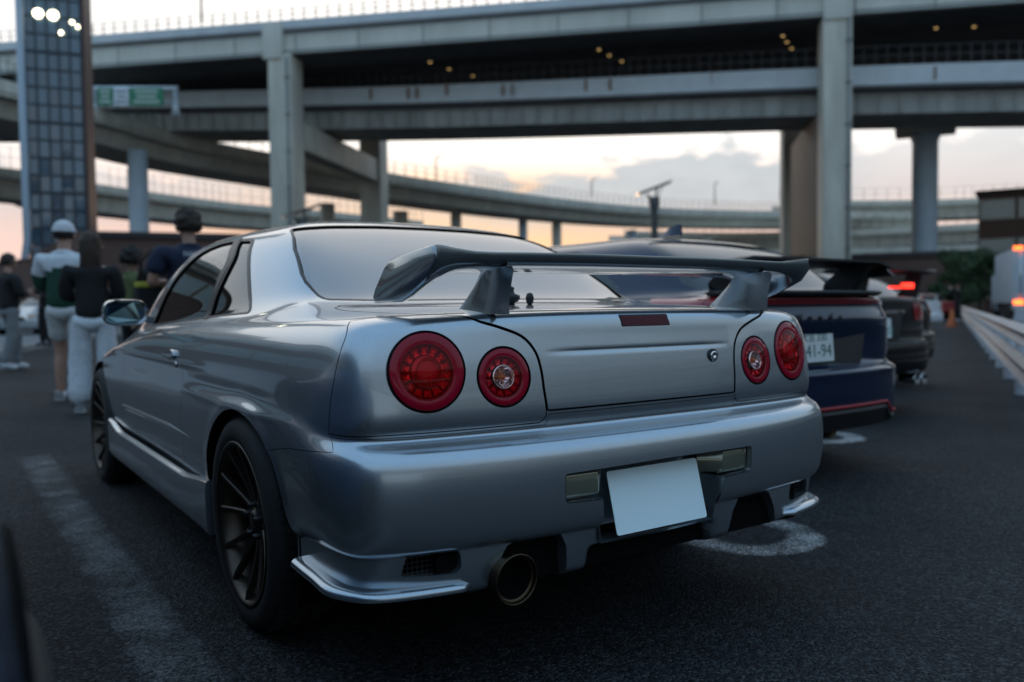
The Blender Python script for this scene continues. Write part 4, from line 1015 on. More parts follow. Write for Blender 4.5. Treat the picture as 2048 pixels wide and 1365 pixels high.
# rust streaks run down the parapet of the lower deck
b = MB(); rr = random.Random(5)
for s in [2, 5.5, 6.3, 9, 14, 14.8, 21, 23, 31, 36, 40, 47, -4, -8, -9, -15]:
    q = np.array(lo[1])+(np.array(lo[2])-np.array(lo[1]))*s/46.3
    b.box((q[0]-.7*.03, q[1]-.7*.03, q[2]-.45-rr.random()*.3), (.12+.1*rr.random(), .10, .9), None)
o = b.build('rust_streak', M_['rust']); o.parent = bpy.data.objects['lower_viaduct']; o.matrix_parent_inverse = Matrix.Translation(-Vector(o.parent.location)); o['kind'] = 'stuff'
box_ramp = lambda w, m_, t: [('parapet', m_, [(0, 0), (.3, 0), (.3, -.95), (.0, -.9)]), ('deck_slab', m_, [(.1, -.95), (w-.1, -.95), (w-.1, -1.2), (.1, -1.2)]),
                          ('box_girder', m_, [(1.0, -1.2), (w-1.0, -1.2), (w-1.6, -t), (1.6, -t)]), ('far_parapet', m_, [(w-.3, 0), (w, 0), (w, -.95), (w-.3, -.95)])]
Cn = M_['concrete']
viaduct('curved_ramp', 'concrete ramp that curves from beside the glass tower away under the decks', [(-14, 66, 19.2), (-4, 70, 18.8), (5, 74, 18.5), (12, 79, 18.2), (20, 84, 17.8), (31, 85.5, 17.1), (42, 85.5, 16.3), (54, 87, 15.9), (70, 91, 15.95), (90, 94.5, 16.3), (112, 93, 16.8), (150, 84, 17.6)], 8.5, box_ramp(8.5, Cn, 2.55), (.9, 1.5, .07))
viaduct('far_ramp', 'farther concrete ramp low behind the round column left of the big pier', [(-30, 118, 18.8), (5, 116, 18.3), (16, 121, 17.8), (36, 131, 17.7), (52, 134, 17.6), (75, 140, 17.5)], 9, box_ramp(9, Cn, 3.4), (1.2, 2.6, .06))
def at_px(az, D, z): a = math.radians(az); return (-1.58+D*math.sin(a), -1.54+D*math.cos(a), z)
viaduct('distant_viaduct', 'distant road deck seen low behind the right pier and the solar panel', [at_px(42, 150, 14.2), at_px(50, 158, 14.0), at_px(58, 165, 14.4), at_px(70, 170, 15)], 10, box_ramp(10, Cn, 3.2), (1.4, 2.2, .06))
viaduct('distant_viaduct', 'lowest distant road deck seen just above the car roofs at right', [at_px(44, 135, 9.7), at_px(52, 140, 9.6), at_px(60, 146, 9.8), at_px(70, 150, 10)], 10, box_ramp(10, Cn, 3.0), (1.4, 1.8, .06))
viaduct('distant_viaduct', 'highest distant road deck between the right pier and the brown building', [at_px(52, 175, 21.5), at_px(57, 178, 21.0), at_px(63, 182, 20.6), at_px(72, 188, 20.5)], 10, box_ramp(10, Cn, 3.4), (1.4, 2.4, .06))
# ------------------------------------------------------------------ piers
def rot_d(c, size, b, mtx=True):
    M = Matrix(((Dv[0], Cv[0], 0, c[0]), (Dv[1], Cv[1], 0, c[1]), (0, 0, 1, c[2]), (0, 0, 0, 1)))
    b.box((0, 0, 0), size, M); return b
def pier(P, label, back=21.0, front_w=2.0, solid=0):
    root = empty('viaduct_pier', (P[0], P[1], 0), 0, label, 'pier', 'portal piers of the upper viaduct'); inv = Matrix.Translation((-P[0], -P[1], 0))
    def link(o): o.parent = root; o.matrix_parent_inverse = inv; return o
    f = P+Cv*1.2; bk = P+Cv*(back+1.2)
    b = MB(); rot_d((f[0], f[1], 10.95), (front_w, 2.4, 21.9), b); link(b.build('front_column', M_['concrete'], bevel=.08))
    if solid:
        sd = P+Cv*(2.42+solid/2); b = MB(); rot_d((sd[0], sd[1], 7.8), (front_w-.06, solid, 15.6), b); link(b.build('side_wall', noisy(mat('shaded_concrete_brown', (.12, .11, .095), .7), .5, .2), bevel=.05))  # the side wall's shade is put into a dark brown base colour
    b = MB(); rot_d((bk[0], bk[1], 10.9), (front_w+.3, 2.6, 21.8), b); link(b.build('back_column', M_['concrete'], bevel=.08))
    md = P+Cv*(back/2+1.2)
    if not solid: b = MB(); rot_d((md[0], md[1], 15.7), (1.8, back-2.55, 2.3), b); link(b.build('cross_beam', M_['concrete'], bevel=.06))
    b = MB(); rot_d((md[0], md[1], 22.55), (1.5, back-.6, .9), b); link(b.build('cap_beam', M_['soffit']))
    h = P+Cv*.30+Dv*(0 if solid else .55); b = MB(); rot_d((h[0], h[1], 23.0), (2.0 if solid else 1.7, .9, 3.0), b); link(b.build('pier_head', S_, bevel=.12))
    for k in (-1, 1):
        b = MB(); q = md+Dv*k*.92; 
    return root
pier(PL, 'tall square portal pier left of the silver car roof')
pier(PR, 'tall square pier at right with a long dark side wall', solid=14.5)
def round_col(x, y, z0, r, label, cap=0, m_=None):
    root = empty('round_column', (x, y, 0), 0, label, 'column', 'columns under the ramps and distant decks')
    b = MB(); b.lathe([(r*1.02, 0), (r, .3), (r, z0-cap*.9), (r*(1.0+.35*bool(cap)), z0)], 28, None, True, True); b.build('shaft', m_ or M_['round_col'], root)
    if cap:
        a = math.atan2(x+1.58, y+1.54); M = Matrix.Rotation(-a, 4, 'Z'); b = MB(); b.box((0, 0, z0+.3), (4.6, 3.2, 1.0), M); b.build('column_cap', Cn, root, bevel=.1)
    return root
round_col(13.9, 81.5, 15.6, .86, 'pale round column under the curved ramp left of the big pier', 0)
round_col(67.4, 37.6, 15.35, 1.0, 'pale round column under the lower deck right of the right pier', 1)
for px, D, z, r in ((915, 108, 13.0, .7), (805, 103, 12.8, .9), (660, 98, 13.2, .85), (1048, 117, 13.0, .62), (1115, 122, 13.0, .7), (1265, 134, 13.0, .7), (1415, 144, 13.3, .8)):
    az = 34.31+math.degrees(math.atan((px-1024)/1680)); x, y, _ = at_px(az, D/math.cos(math.radians(az-34.31)), 0)
    lab = {915: 'short dark column under the curving ramp nearest the sunset glow', 805: 'stout column under the curved ramp just right of the big left pier', 660: 'column under the curved ramp seen through the left portal pier', 1048: 'slim pale column under the curving ramp above the silver car glass', 1115: 'column right of the slim pale column against the orange sky', 1265: 'pale column under the far ramp just left of the solar panel mast', 1415: 'column under the far ramp right of the solar panel mast'}[px]
    round_col(x, y, z, r, lab, 0, M_['round_col'] if px in (1048, 1265) else Cn)
for az, D, z, lab in ((47.5, 155, 11.1, 'thin distant column under the low far deck right of the solar mast'), (55.5, 162, 11.2, 'thin distant column right of the right pier'), (62.5, 168, 11.5, 'thin distant column beside the brown building')):
    x, y, _ = at_px(az, D+4, 0); round_col(x, y, z, .9, lab, 0, Cn)
# lamps under the upper deck
M_['lamp_glow'] = mat('warm_lamp', (1, .7, .3), .4, emit=(1, .62, .22), estr=LAMP*.22)
def under_lamp(s, off, z, label):
    p = PR+Dv*s+Cv*off; root = empty('deck_lamp', (p[0], p[1], z), 0, label, 'lamp', 'lamps hung under the upper deck')
    b = MB(); b.box((0, 0, .08), (.5, .22, .12)); b.box((0, 0, .3), (.06, .06, .5)); b.build('lamp_housing', M_['fence_metal'], root)
    b = MB(); b.lathe([(.0004, -.06), (.10, -.03), (.13, .02)], 12); b.build('bulb_glass', M_['lamp_glow'], root)
ORD = ('first', 'second', 'third', 'fourth', 'fifth', 'sixth', 'seventh', 'eighth', 'ninth', 'tenth', 'eleventh', 'twelfth', 'thirteenth', 'fourteenth')
LS = ((31.5, 3.2), (30.5, 5.5), (29.0, 8.0), (17.5, 2.9), (16.8, 4.6), (15.9, 6.5), (3.5, 2.6), (3.0, 4.2), (2.4, 6.0), (45, 4.5), (60, 5.2), (57.5, 7.0), (-7.5, 3.2), (-10.2, 3.5))
RANK = sorted(range(14), key=lambda k: -(LS[k][0]-.35*LS[k][1]))
LAMP_LABEL = {k: 'the %s warm lamp under the upper deck counting rightwards from the glass tower' % ORD[n] for n, k in enumerate(RANK)}
for i, (s, off) in enumerate(((31.5, 3.2), (30.5, 5.5), (29.0, 8.0), (17.5, 2.9), (16.8, 4.6), (15.9, 6.5), (3.5, 2.6), (3.0, 4.2), (2.4, 6.0), (45, 4.5), (60, 5.2), (57.5, 7.0), (-7.5, 3.2), (-10.2, 3.5))):
    under_lamp(s, off, 21.35, LAMP_LABEL[i])
# ------------------------------------------------------------------ glass tower
M_['tower_glass'] = mat('tower_pane', (.035, .09, .14), .06, 0, 1, .02, .9)
M_['mullion'] = mat('tower_mullion', (.03, .045, .06), .4, .3)
M_['spandrel'] = mat('tower_spandrel', (.012, .016, .022), .3)
M_['brown_tile'] = noisy(mat('brown_tile_cladding', (.13, .075, .06), .6), 3, .2)
M_['blue_pipe'] = mat('pale_blue_steel', (.36, .43, .5), .4)
M_['hot_lamp'] = mat('lift_lamp', (1, .95, .8), .4, emit=(1, .9, .62), estr=LAMP*2)
def tower():
    x0, y0 = 2.2, 45.0; a = math.atan2(-1.6, 2.3)       # front runs from (2.2,45) towards (4.25,43.5)
    ex = Vector((.966, -.259, 0)); ey = Vector((.259, .966, 0)); W, Dp, Ht = 2.45, 2.7, 24
    root = empty('glass_tower', (x0, y0, 0), 0, 'tall lift tower with gridded blue glass panes at the left edge', 'tower')
    M = Matrix((ex, ey, Vector((0, 0, 1)))).transposed().to_4x4()
    b = MB(); b.box((W/2, Dp/2+.1, Ht/2), (W-.1, Dp-.2, Ht), M); b.build('core', M_['spandrel'], root)
    b = MB(); b.box((W+.06, Dp/2, Ht/2), (.2, Dp, Ht), M); b.build('side_wall', M_['brown_tile'], root)
    nx, dz = 5, .84; nz = int(Ht/dz); pw = W/nx; me = None
    for k in range(3, nz):
        for i in range(nx):
            if me is None:
                q = MB(); q.box((0, 0, 0), (pw-.09, .03, dz-.10), M); o = q.build('pane', M_['tower_glass'], root); me = o.data; mes = [me]
                for cc in ((.045, .11, .165), (.03, .078, .125)):
                    m2 = me.copy(); m2.materials[0] = mat('tower_pane', cc, .05, 0, 1, .02, .9); mes.append(m2)
            else:
                o = bpy.data.objects.new('pane', mes[(i*7+k*5+k*k) % 3] if len(mes) == 3 else me); COL.objects.link(o); o.parent = root
            o.location = M @ Vector((pw*(i+.5), -.03+.004*((i*7+k*3) % 5-2), dz*(k+.5)))
            o.rotation_euler = (.010*((i*5+k*11) % 7-3), 0, .012*((i*3+k*5) % 7-3))
    b = MB()
    for i in range(nx+1): b.box((pw*i, -.05, Ht/2), (.07, .10, Ht), M)
    for k in range(3, nz+1): b.box((W/2, -.045, dz*k), (W, .08, .16 if k % 4 == 0 else .07), M)
    b.build('mullion_grid', M_['mullion'], root)
    b = MB(); b.tube([M @ Vector((-.28, -.2, 0)), M @ Vector((-.28, -.2, 3.2)), M @ Vector((-.10, -.2, 4.4)), M @ Vector((-.12, -.2, Ht))], .17, 14); b.build('corner_pipe', M_['blue_pipe'], root)
    for (i, zz, r) in ((1.35, 15.22, .22), (2.65, 15.2, .23), (4.3, 14.95, .09), (3.3, 14.4, .09), (4.8, 14.75, .08)):
        b = MB(); b.lathe([(.0004, .10), (r*.8, .07), (r, 0)], 18, frame(M @ Vector((pw*i, -.13, zz)), ex, -ey)); b.build('lift_lamp', M_['hot_lamp'], root)
    # brown stair wing at the foot
    r2 = empty('brown_annex', (3, 43, 0), 0, 'low brown tiled annex with sloping top at the foot of the glass tower', 'building')
    b = MB(); M2 = M.copy(); M2.translation = Vector((x0-3, y0-43, 0))
    pr = [(-1.2, 0), (2.9, 0), (2.9, 4.5), (2.3, 4.5), (.6, 3.3), (-1.2, 3.0)]
    b.prism(pr, .6, 3.2, M2 @ Matrix(((1, 0, 0, 0), (0, 0, -1, 0), (0, 1, 0, 0), (0, 0, 0, 1)))); b.build('wall', M_['brown_tile'], r2)
    b = MB(); b.sweep([[tuple(M2 @ Vector((x, yy, zz+dz))) for yy, dz in ((-3.25, 0), (-.55, 0), (-.55, .12), (-3.25, .12))] for x, zz in ((-1.2, 3.0), (.6, 3.3), (2.3, 4.5), (2.9, 4.5))], closed=True, caps=True, smooth=False); b.build('coping', M_['brown_tile'], r2)
tower()
# ------------------------------------------------------------------ low brown buildings
M_['win_glass'] = mat('window_glass', (.28, .34, .34), .08, 0, 1, .02)
M_['dark_roof'] = noisy(mat('dark_roof', (.05, .04, .04), .6), 2, .2)
def house(name, label, az, D, w, d, h, nwin=0, rows=1, rz=None, band=None, m_=None):
    x, y, _ = at_px(az, D, 0); r = empty(name, (x, y, 0), math.radians(-az) if rz is None else rz, label, 'building')
    b = MB(); b.box((0, d/2, h/2), (w, d, h)); b.build('wall', m_ or M_['brown_tile'], r)
    b = MB(); b.box((0, d/2, h+.2), (w+.5, d+.5, .4)); b.build('roof', M_['dark_roof'], r)
    me = None
    for k in range(rows):
        for i in range(nwin):
            z = h*(k+.62)/rows; xx = -w/2+w*(i+.5)/nwin
            if me is None:
                q = MB(); q.box((0, -.06, 0), (w/nwin*.9, .10, h/rows*.46)); o = q.build('window', M_['win_glass'], r); me = o.data
                q = MB(); 
                for sx in (-1, 1): q.box((sx*w/nwin*.45, -.09, 0), (.10, .14, h/rows*.5))
                q.box((0, -.09, h/rows*.24), (w/nwin*.95, .14, .12)); q.box((0, -.09, -h/rows*.24), (w/nwin*.95, .18, .14)); fr = q.build('frame', M_['concrete'], o); fm = fr.data
            else:
                o = bpy.data.objects.new('window', me); COL.objects.link(o); o.parent = r
                fr = bpy.data.objects.new('frame', fm); COL.objects.link(fr); fr.parent = o
            o.location = (xx, 0, z)
    return r
house('office_building', 'brown tiled building with two bands of pale windows at the right edge', 67.2, 88, 12, 10, 10.7, 4, 3)
house('low_building', 'long low brown building behind the people at left', 14.5, 62, 15, 8, 5.9, 0)
house('low_building', 'long low brown building right of the dark wing behind the parked cars', 57.5, 74, 16, 8, 4.6, 0)
house('low_building', 'low dark building with flat roof behind the silver car', 27, 90, 26, 8, 6.5, 0, m_=M_['dark_roof'])

# ------------------------------------------------------------------ unseen decks and buildings round the camera, added to darken the paintwork's reflections
viaduct('added_loop_viaduct', 'unseen concrete loop ramp curving round behind the car park', [(-95, 70, 15.5), (-78, 25, 14.5), (-62, -18, 13.5), (-30, -52, 12.5), (12, -66, 12.0), (60, -60, 12.0), (110, -40, 12)], 9, box_ramp(9, Cn, 3.2), (1.5, 1.6, .06))
for x, y in ((-80, 22), (-66, -18), (-33, -55), (11, -70), (58, -64)): round_col(x, y, 9.0, 1.0, 'unseen round column under the loop ramp behind the car park', 0, Cn)
viaduct('added_loop_viaduct', 'unseen high road deck far behind the car park', [(-140, 20, 24), (-60, -75, 24), (40, -110, 24), (130, -90, 24)], 12, box_ramp(12, Cn, 3.6), (1.5, 1.6, .06))
house('added_block', 'unseen long low block added behind the car park', -118, 48, 46, 12, 7.5, 12, 1)
house('added_block', 'unseen brown block added at the left of the car park', -62, 42, 26, 12, 8.5, 8, 2)
house('added_block', 'unseen grey block added behind the car park', 168, 60, 30, 12, 5.5, 8, 1, m_=Cn)
house('added_hall', 'unseen long dark hall added along the left side of the car park', -30, 44, 50, 14, 11.0, 11, 2, m_=M_['brown_tile'])  # halls added as occluders, to block low sky in the flanks
house('added_hall', 'unseen brown hall added at the far left of the car park', -80, 40, 40, 14, 9.0, 10, 2)
house('added_hall', 'unseen long brown hall added across the aisle at the right of the car park', 100, 62, 60, 14, 9.0, 12, 2)
house('added_hall', 'unseen long grey hall added at the far right of the car park', 135, 70, 50, 14, 7.0, 12, 2, m_=Cn)
# down pipes and cable runs on the piers and girder joints
M_['pipe_grey'] = mat('pipe_grey', (.22, .23, .23), .5, .2)
for P_, nm in ((PL, 0), (PR, 1)):
    root = [o for o in bpy.data.objects if o.name.startswith('viaduct_pier')][nm]; inv = Matrix.Translation(-Vector(root.location))
    b = MB(); q = P_+Dv*(-.72)-Cv*.10; b.tube([(q[0], q[1], .2), (q[0], q[1], 21.6)], .09, 8)
    for z in range(2, 21, 3): b.box((q[0], q[1], z), (.3, .3, .10))
    o = b.build('drain_pipe', M_['pipe_grey']); o.parent = root; o.matrix_parent_inverse = inv
root = bpy.data.objects['upper_viaduct']; inv = Matrix.Translation(-Vector(root.location)); b = MB()
for s_ in np.arange(-66, 118, 5.4):
    p = upt(s_, .20, 0); b.box((p[0], p[1], 22.75), (.05, .05, 1.66), None)
o = b.build('girder_joint', M_['fence_metal']); o.parent = root; o.matrix_parent_inverse = inv; o['kind'] = 'stuff'
b = MB(); a_, c_ = upt(-66, .16, 22.05), upt(118, .16, 22.15); b.tube([a_, c_], .06, 6); a_, c_ = upt(-66, .16, 23.4), upt(118, .16, 23.5); b.tube([a_, c_], .035, 6); o = b.build('cable_run', M_['pipe_grey']); o.parent = root; o.matrix_parent_inverse = inv; o['kind'] = 'stuff'
build_coupe()
# ------------------------------------------------------------------ the other cars of the row
def dull(m): m.node_tree.nodes['Principled BSDF'].inputs['Specular IOR Level'].default_value = .08; return m
M_['navy'] = dull(car_paint('navy_paint', (.004, .013, .042), .2, .35, flake=False))
M_['black_paint'] = dull(car_paint('black_paint', (.006, .006, .007), .1, .3, .4, flake=False))
M_['olive_paint'] = dull(car_paint('dark_olive_paint', (.014, .016, .012), .2, .3, .5, flake=False))
M_['white_paint'] = car_paint('white_paint', (.62, .64, .65), 0, .4, flake=False)
M_['pale_silver'] = car_paint('pale_silver_paint', (.50, .53, .55), .5, .35, flake=False)
M_['deep_blue'] = dull(car_paint('deep_blue_paint', (.003, .026, .085), .2, .35, flake=False))
M_['tint'] = glass_mat('tinted_glass', (.10, .11, .12), ior=1.8)
M_['lens_red'] = mat('lens_red', (.26, .006, .012), .12, 0, 1)
M_['lit_red'] = mat('lit_brake_lamp', (.6, .02, .01), .3, emit=(1, .03, .015), estr=3.2)
M_['lit_orange'] = mat('lit_tail_lamp', (.6, .1, .02), .3, emit=(1, .13, .02), estr=5)
M_['accent_red'] = mat('red_pinstripe', (.32, .012, .02), .4)
M_['plate_white'] = mat('plate_white_enamel', (.66, .69, .68), .4)
M_['ink_green'] = mat('plate_ink_green', (.02, .09, .06), .5)
M_['ink_teal'] = mat('plate_ink_teal', (.10, .34, .32), .5)
M_['shirt_ink'] = mat('shirt_print_white', (.55, .57, .6), .8)
def text(name, body, size, M, mt, parent=None, depth=.002, shear=0, align='CENTER'):
    cu = bpy.data.curves.new('lettering', 'FONT'); cu.body = body; cu.size = size; cu.extrude = depth; cu.shear = shear; cu.align_x = align; cu.align_y = 'CENTER'; cu.resolution_u = 3
    t = bpy.data.objects.new('lettering', cu); COL.objects.link(t)
    dg = bpy.context.evaluated_depsgraph_get(); me = bpy.data.meshes.new_from_object(t.evaluated_get(dg)); bpy.data.objects.remove(t)
    me.name = name; me.transform(M); small = size < .1; me.materials.clear(); me.materials.append(mt)
    o = bpy.data.objects.new(name, me); COL.objects.link(o); o.parent = parent
    if small and len(body) > 1: o['kind'] = 'stuff'
    return o
def rearM(x, y, z, tilt=0): return frame((x, y, z), (1, 0, 0), (0, -math.cos(tilt), math.sin(tilt)))
HATCH_W = 1.03
def hatch_net():
    P = coupe_net(); P[..., 0] *= HATCH_W
    Y = P[..., 1].copy(); Z = P[..., 2].copy()
    zz = [.0, .2, .30, .375, .42, .51, .595, .64, .665, .70, .75, .82, .89, .935, .95, .965, 1.0, 1.15, 1.28, 1.33, 2]
    zt = [.0, .22, .25, .27, .35, .46, .555, .60, .64, .70, .78, .87, .94, .99, 1.005, 1.02, 1.06, 1.23, 1.36, 1.40, 2.1]
    P[..., 2] = np.interp(Z, zz, zt)
    sh = {12: .02, 13: .30, 14: .47, 15: .52, 16: .52, 17: .50, 18: .30}
    fall = np.array([1]*6+[.95, .85, .65, .45, .25, .1, 0, 0, 0, 0, 0])
    for j, d in sh.items(): P[:, j, 1] = Y[:, j]-d*fall
    # face: lamp line under a lip, recess for the plate, wide lower shelf
    P[:5, 5, 1] -= .03; P[:5, 6, 1] += .0; P[:5, 11, 1] -= .03; P[:5, 10, 1] += .012; P[:5, 9, 1] -= .035
    P[3:7, 9:13, 0] *= .945; P[3:7, :9, 0] *= .975
    P[:3, 8, 1] += .035; P[:3, 7, 1] += .03
    return P
def sedan_net():
    P = coupe_net(); P[..., 0] *= 1.045; P[..., 2] = np.interp(P[..., 2], [0, .3, .6, .93, 1.0, 1.33, 2], [0, .24, .58, 1.0, 1.07, 1.46, 2.1]); return P
PROTO = {}
def simple_car(name, label, cat, net, paint, loc, rz=0, group=None, dark_low=None, wheels=True, glass=None, mirrors=True):
    root = empty(name, loc, rz, label, cat, group)
    key = net.__name__
    sk = PROTO.get(key) or Skin(net()); PROTO[key] = sk
    sx = HATCH_W if net is hatch_net else 1.045
    um, vm = sk.m-1, sk.n-1
    cx = lambda p: [q for q in (sk.cast([pp], 'x') for pp in p) for q in q]
    ra = [(.97+.36*math.cos(a), .34+.345*math.sin(a)) for a in np.linspace(0, PI, 30)]
    fa = [(3.645+.36*math.cos(a), .34+.345*math.sin(a)) for a in np.linspace(0, PI, 30)]
    ru = sk.cast(ra, 'x'); fu = sk.cast(fa, 'x')
    hr = ru+[(ru[-1][0], 0), (ru[0][0], 0)]; hf = fu+[(fu[-1][0], 0), (fu[0][0], 0)]
    rgl = dens([(0, 14.35), (5.2, 14.35), (6.2, 14.7), (6.1, 16.4), (5.4, 16.75), (0, 16.75)], 6, True)
    sgl = dens(round_poly([(7.9, 13.9), (11.6, 13.6), (11.9, 14.2), (11.7, 15.8), (10.8, 16.55), (8.4, 16.55)], .25), 2, True)
    wgl = dens([(12.5, 14.5), (16, 14.5), (16, 16.6), (12.7, 16.6)], 8, True)
    outer = dens([(0, 0), (um, 0), (um, vm-.02), (0, vm-.02)], 40, True)
    panel(sk, 'body', outer, [hr, hf, rgl, sgl, wgl], paint, root, (.16, .16), .02)
    g = glass or M_['tint']
    panel(sk, 'rear_window', rgl, [], g, root, (.3, .3), 0, lift=-.004)
    for s in ('left', 'right'): panel(sk, 'side_window', sgl, [], g, root, (.3, .3), 0, s, lift=-.004)
    panel(sk, 'windscreen', wgl, [], g, root, (.3, .3), 0, lift=-.004)
    b = MB(); b.box((0, 2.3, .5), (1.45, 3.4, .5)); b.box((0, 2.0, .85), (1.3, 1.7, .25)); b.build('cabin', M_['cabin'], root)
    for yc in (.97, 3.645):
        for q in (-1, 1): b = MB(); b.lathe([(.39, 0), (.39, .3), (.0004, .3)], 24, frame((q*.84*sx, yc, .34), (0, 1, 0), (-q, 0, 0))); b.build('wheel_arch_liner', M_['gap'], root)
    if wheels:
        w0 = bpy.data.objects.get('wheel')
        for yc in (.97, 3.645):
            for q in (-1, 1):
                w = copy_tree(w0, root); w.matrix_parent_inverse = Matrix(); w.location = (q*.865*sx, yc, .325); w.rotation_euler = (.3*yc, 0, PI if q > 0 else 0)
    for q in (-1, 1) if mirrors else ():
        b = MB(); b.sweep([[(q*(.90*sx+.09*math.cos(a)*s), y, 1.0+.055*math.sin(a)*s) for a in np.linspace(0, 2*PI, 13)[:-1]] for y, s in ((2.36, .85), (2.40, 1), (2.48, .8), (2.52, .3))], closed=True, caps=True)
        b.box((q*.85*sx, 2.44, .96), (.12, .05, .04)); b.build('door_mirror', paint, root)
    return root, sk
def zat(sk, x, z):
    h = sk.hit((-max(abs(x), .004), -5, z), (0, 1, 0)); return sk.ev(np.array([h[0]]), np.array([h[1]]))[0][1]
def uv_strip(sk, name, u0, u1, z0, z1, mt, parent, lift=.004, mirror='join', nn=24):
    """band between two heights, following the tail round its corner"""
    lo_, hi_ = [], []
    for u in np.linspace(u0, u1, nn):
        col_v = np.linspace(2, 12.6, 200); zc = sk.ev(np.full(200, u), col_v)[:, 2]
        for L_, z in ((lo_, z0), (hi_, z1)):
            L_.append((u, float(col_v[np.argmax(zc >= z)])))
    return panel(sk, name, lo_+list(reversed(hi_)), [], mt, parent, (.2, .12), .012, mirror, lift=lift)
def number_plate(root, x, y, z, tilt, top, big, ink):
    M = rearM(x, y, z, tilt); b = MB(); b.prism(round_poly([(-.165, -.0825), (.165, -.0825), (.165, .0825), (-.165, .0825)], .008), -.004, .0, M)
    p = b.build('number_plate', M_['plate_white'], root)
    text('plate_lettering', top, .058, M @ Matrix.Translation((0, .048, .0005)), ink, p, .0006)
    text('plate_lettering', big, .098, M @ Matrix.Translation((.035, -.026, .0005)), ink, p, .0006)
    return p
def navy_hatch():
    root, sk = simple_car('navy_hatchback', 'dark navy hatchback with black rear wing and red lamp strip beside the silver car', 'car', hatch_net, M_['navy'], (2.335, 1.16, 0))
    uv_strip(sk, 'lamp_strip', 0, 5.4, .955, .992, M_['lens_red'], root, .003)
    for s in ('left', 'right'):
        uv_strip(sk, 'tail_lamp', 4.3, 6.6, .80, .99, M_['lens_red'], root, .006, s)
    panel(sk, 'face_panel', dens([(0, 8.85), (3.6, 8.85), (4.0, 9.3), (4.05, 10.2), (0, 10.2)], 6, True), [], M_['navy'], root, (.2, .2), .004, lift=.003)
    b = MB(); b.sweep([[(x, zat(sk, x, .985)-.05-dy+.06*(x/.82)**2, 1.0+dz) for dy, dz in ((-.10, .022), (.02, .030), (.035, .018), (.0, .0), (-.08, .0))] for x in np.linspace(-.68, .68, 25)], closed=True, caps=True); b.build('lip_spoiler', M_['black'], root)
    # plate recess panel, number plate and lettering
    b = MB(); b.prism(round_poly([(-.42, -.13), (.42, -.13), (.50, .10), (.44, .13), (-.44, .13), (-.50, .10)], .04), 0, .012, rearM(0, zat(sk, .2, .72)+.004, .73, .1)); b.build('plate_recess', M_['black'], root)
    number_plate(root, 0, zat(sk, .2, .73)-.02, .725, .08, '大宮 330', '41-94', M_['ink_green'])
    for ch, x in zip('Honda', (-.16, -.07, .02, .11, .20)): text('lettering', ch, .062, rearM(x, zat(sk, abs(x), .875)-.006, .882, .05), M_['black'], root, .002, .2)
    # black diffuser with a red line, reflectors
    for q in (0,):
        yb = {round(float(x), 4): zat(sk, abs(x), .37) for x in np.linspace(-.73, .73, 45)}
        b = MB(); b.sweep([[(x, yb[round(float(x), 4)]-.006, .385-.06*min(1, max(0, abs(x)-.60)/.06)), (x, yb[round(float(x), 4)]-.018, .36-.06*min(1, max(0, abs(x)-.60)/.06)), (x, yb[round(float(x), 4)]+.02, .262), (x, .5, .255), (x, .5, .36)] for x in np.linspace(-.73, .73, 45)], closed=True, caps=True, smooth=False); b.build('diffuser', M_['black'], root)
        b = MB(); b.sweep([[(x, yb[round(float(x), 4)]-.018+a*.006, .394-.06*min(1, max(0, abs(x)-.60)/.06)+c*.008) for a, c in ((-1, -1), (1, -1), (1, 1), (-1, 1))] for x in np.linspace(-.73, .73, 45)], closed=True, caps=True); b.build('red_line', M_['accent_red'], root)
    for q in (-1, 1):
        b = MB(); b.prism(round_poly([(-.05, -.03), (.05, -.03), (.045, .03), (-.03, .03)], .01), 0, .012, frame((q*.80, .20, .47), (q*.55, .8, 0), (q*.8, -.55, 0))); b.build('reflector', M_['lens_red'], root)
        b = MB(); b.box((q*.76, .30, .30), (.14, .25, .05)); b.build('corner_fin', M_['black'], root, bevel=.01)
    b = MB(); b.box((0, .10, .575), (1.3, .05, .02)); b.build('bumper_step', M_['navy'], root, bevel=.006)
    for x in (-.13, 0, .13): b = MB(); b.lathe([(.05, -.1), (.055, 0), (.05, .002), (.047, -.08), (.0004, -.081)], 24, frame((x, .12, .27), (1, 0, 0), (0, -1, 0))); b.build('exhaust_tip', M_['titanium'], root)
    # wing on stands
    sec = lambda x, z, c: [(x, .10+c*a, z+h) for a, h in ((0, .028), (.10, .026), (.20, .012), (.28, -.004), (.26, -.012), (.15, -.006), (.05, .006), (0, .014))]
    b = MB(); b.sweep([sec(x, 1.165-.055*max(0, abs(x)-.55)/.2*(abs(x) > .55)+.01, 1) for x in np.linspace(-.66, .66, 23)], closed=True, caps=True); w = b.build('rear_wing', M_['black'], root, auto=.8)
    for q in (-1, 1):
        b = MB(); b.prism([(.08, 1.115), (.16, 1.185), (.42, 1.175), (.40, 1.10)], q*.66-.012, q*.66+.012, Matrix(((0, 0, 1, 0), (1, 0, 0, 0), (0, 1, 0, 0), (0, 0, 0, 1)))); b.build('end_plate', M_['black'], w)
        b = MB(); b.prism([(.12, 1.17), (.30, 1.17), (.52, 1.0), (.26, 1.0)], q*.50-.02, q*.50+.02, Matrix(((0, 0, 1, 0), (1, 0, 0, 0), (0, 1, 0, 0), (0, 0, 0, 1)))); b.build('wing_stand', M_['black'], w)
    b = MB(); b.sweep([[(a*.035*s, y, 1.40+h) for a in (-1, 1) for h in (0,)]+[(.004, y, 1.40+.07*s2), (-.004, y, 1.40+.07*s2)] for y, s, s2 in ((1.12, .2, 1.0), (1.16, .8, 1.05), (1.22, 1, .8), (1.32, .4, .1))], closed=True, caps=True); b.build('shark_fin', M_['navy'], root, auto=.8)
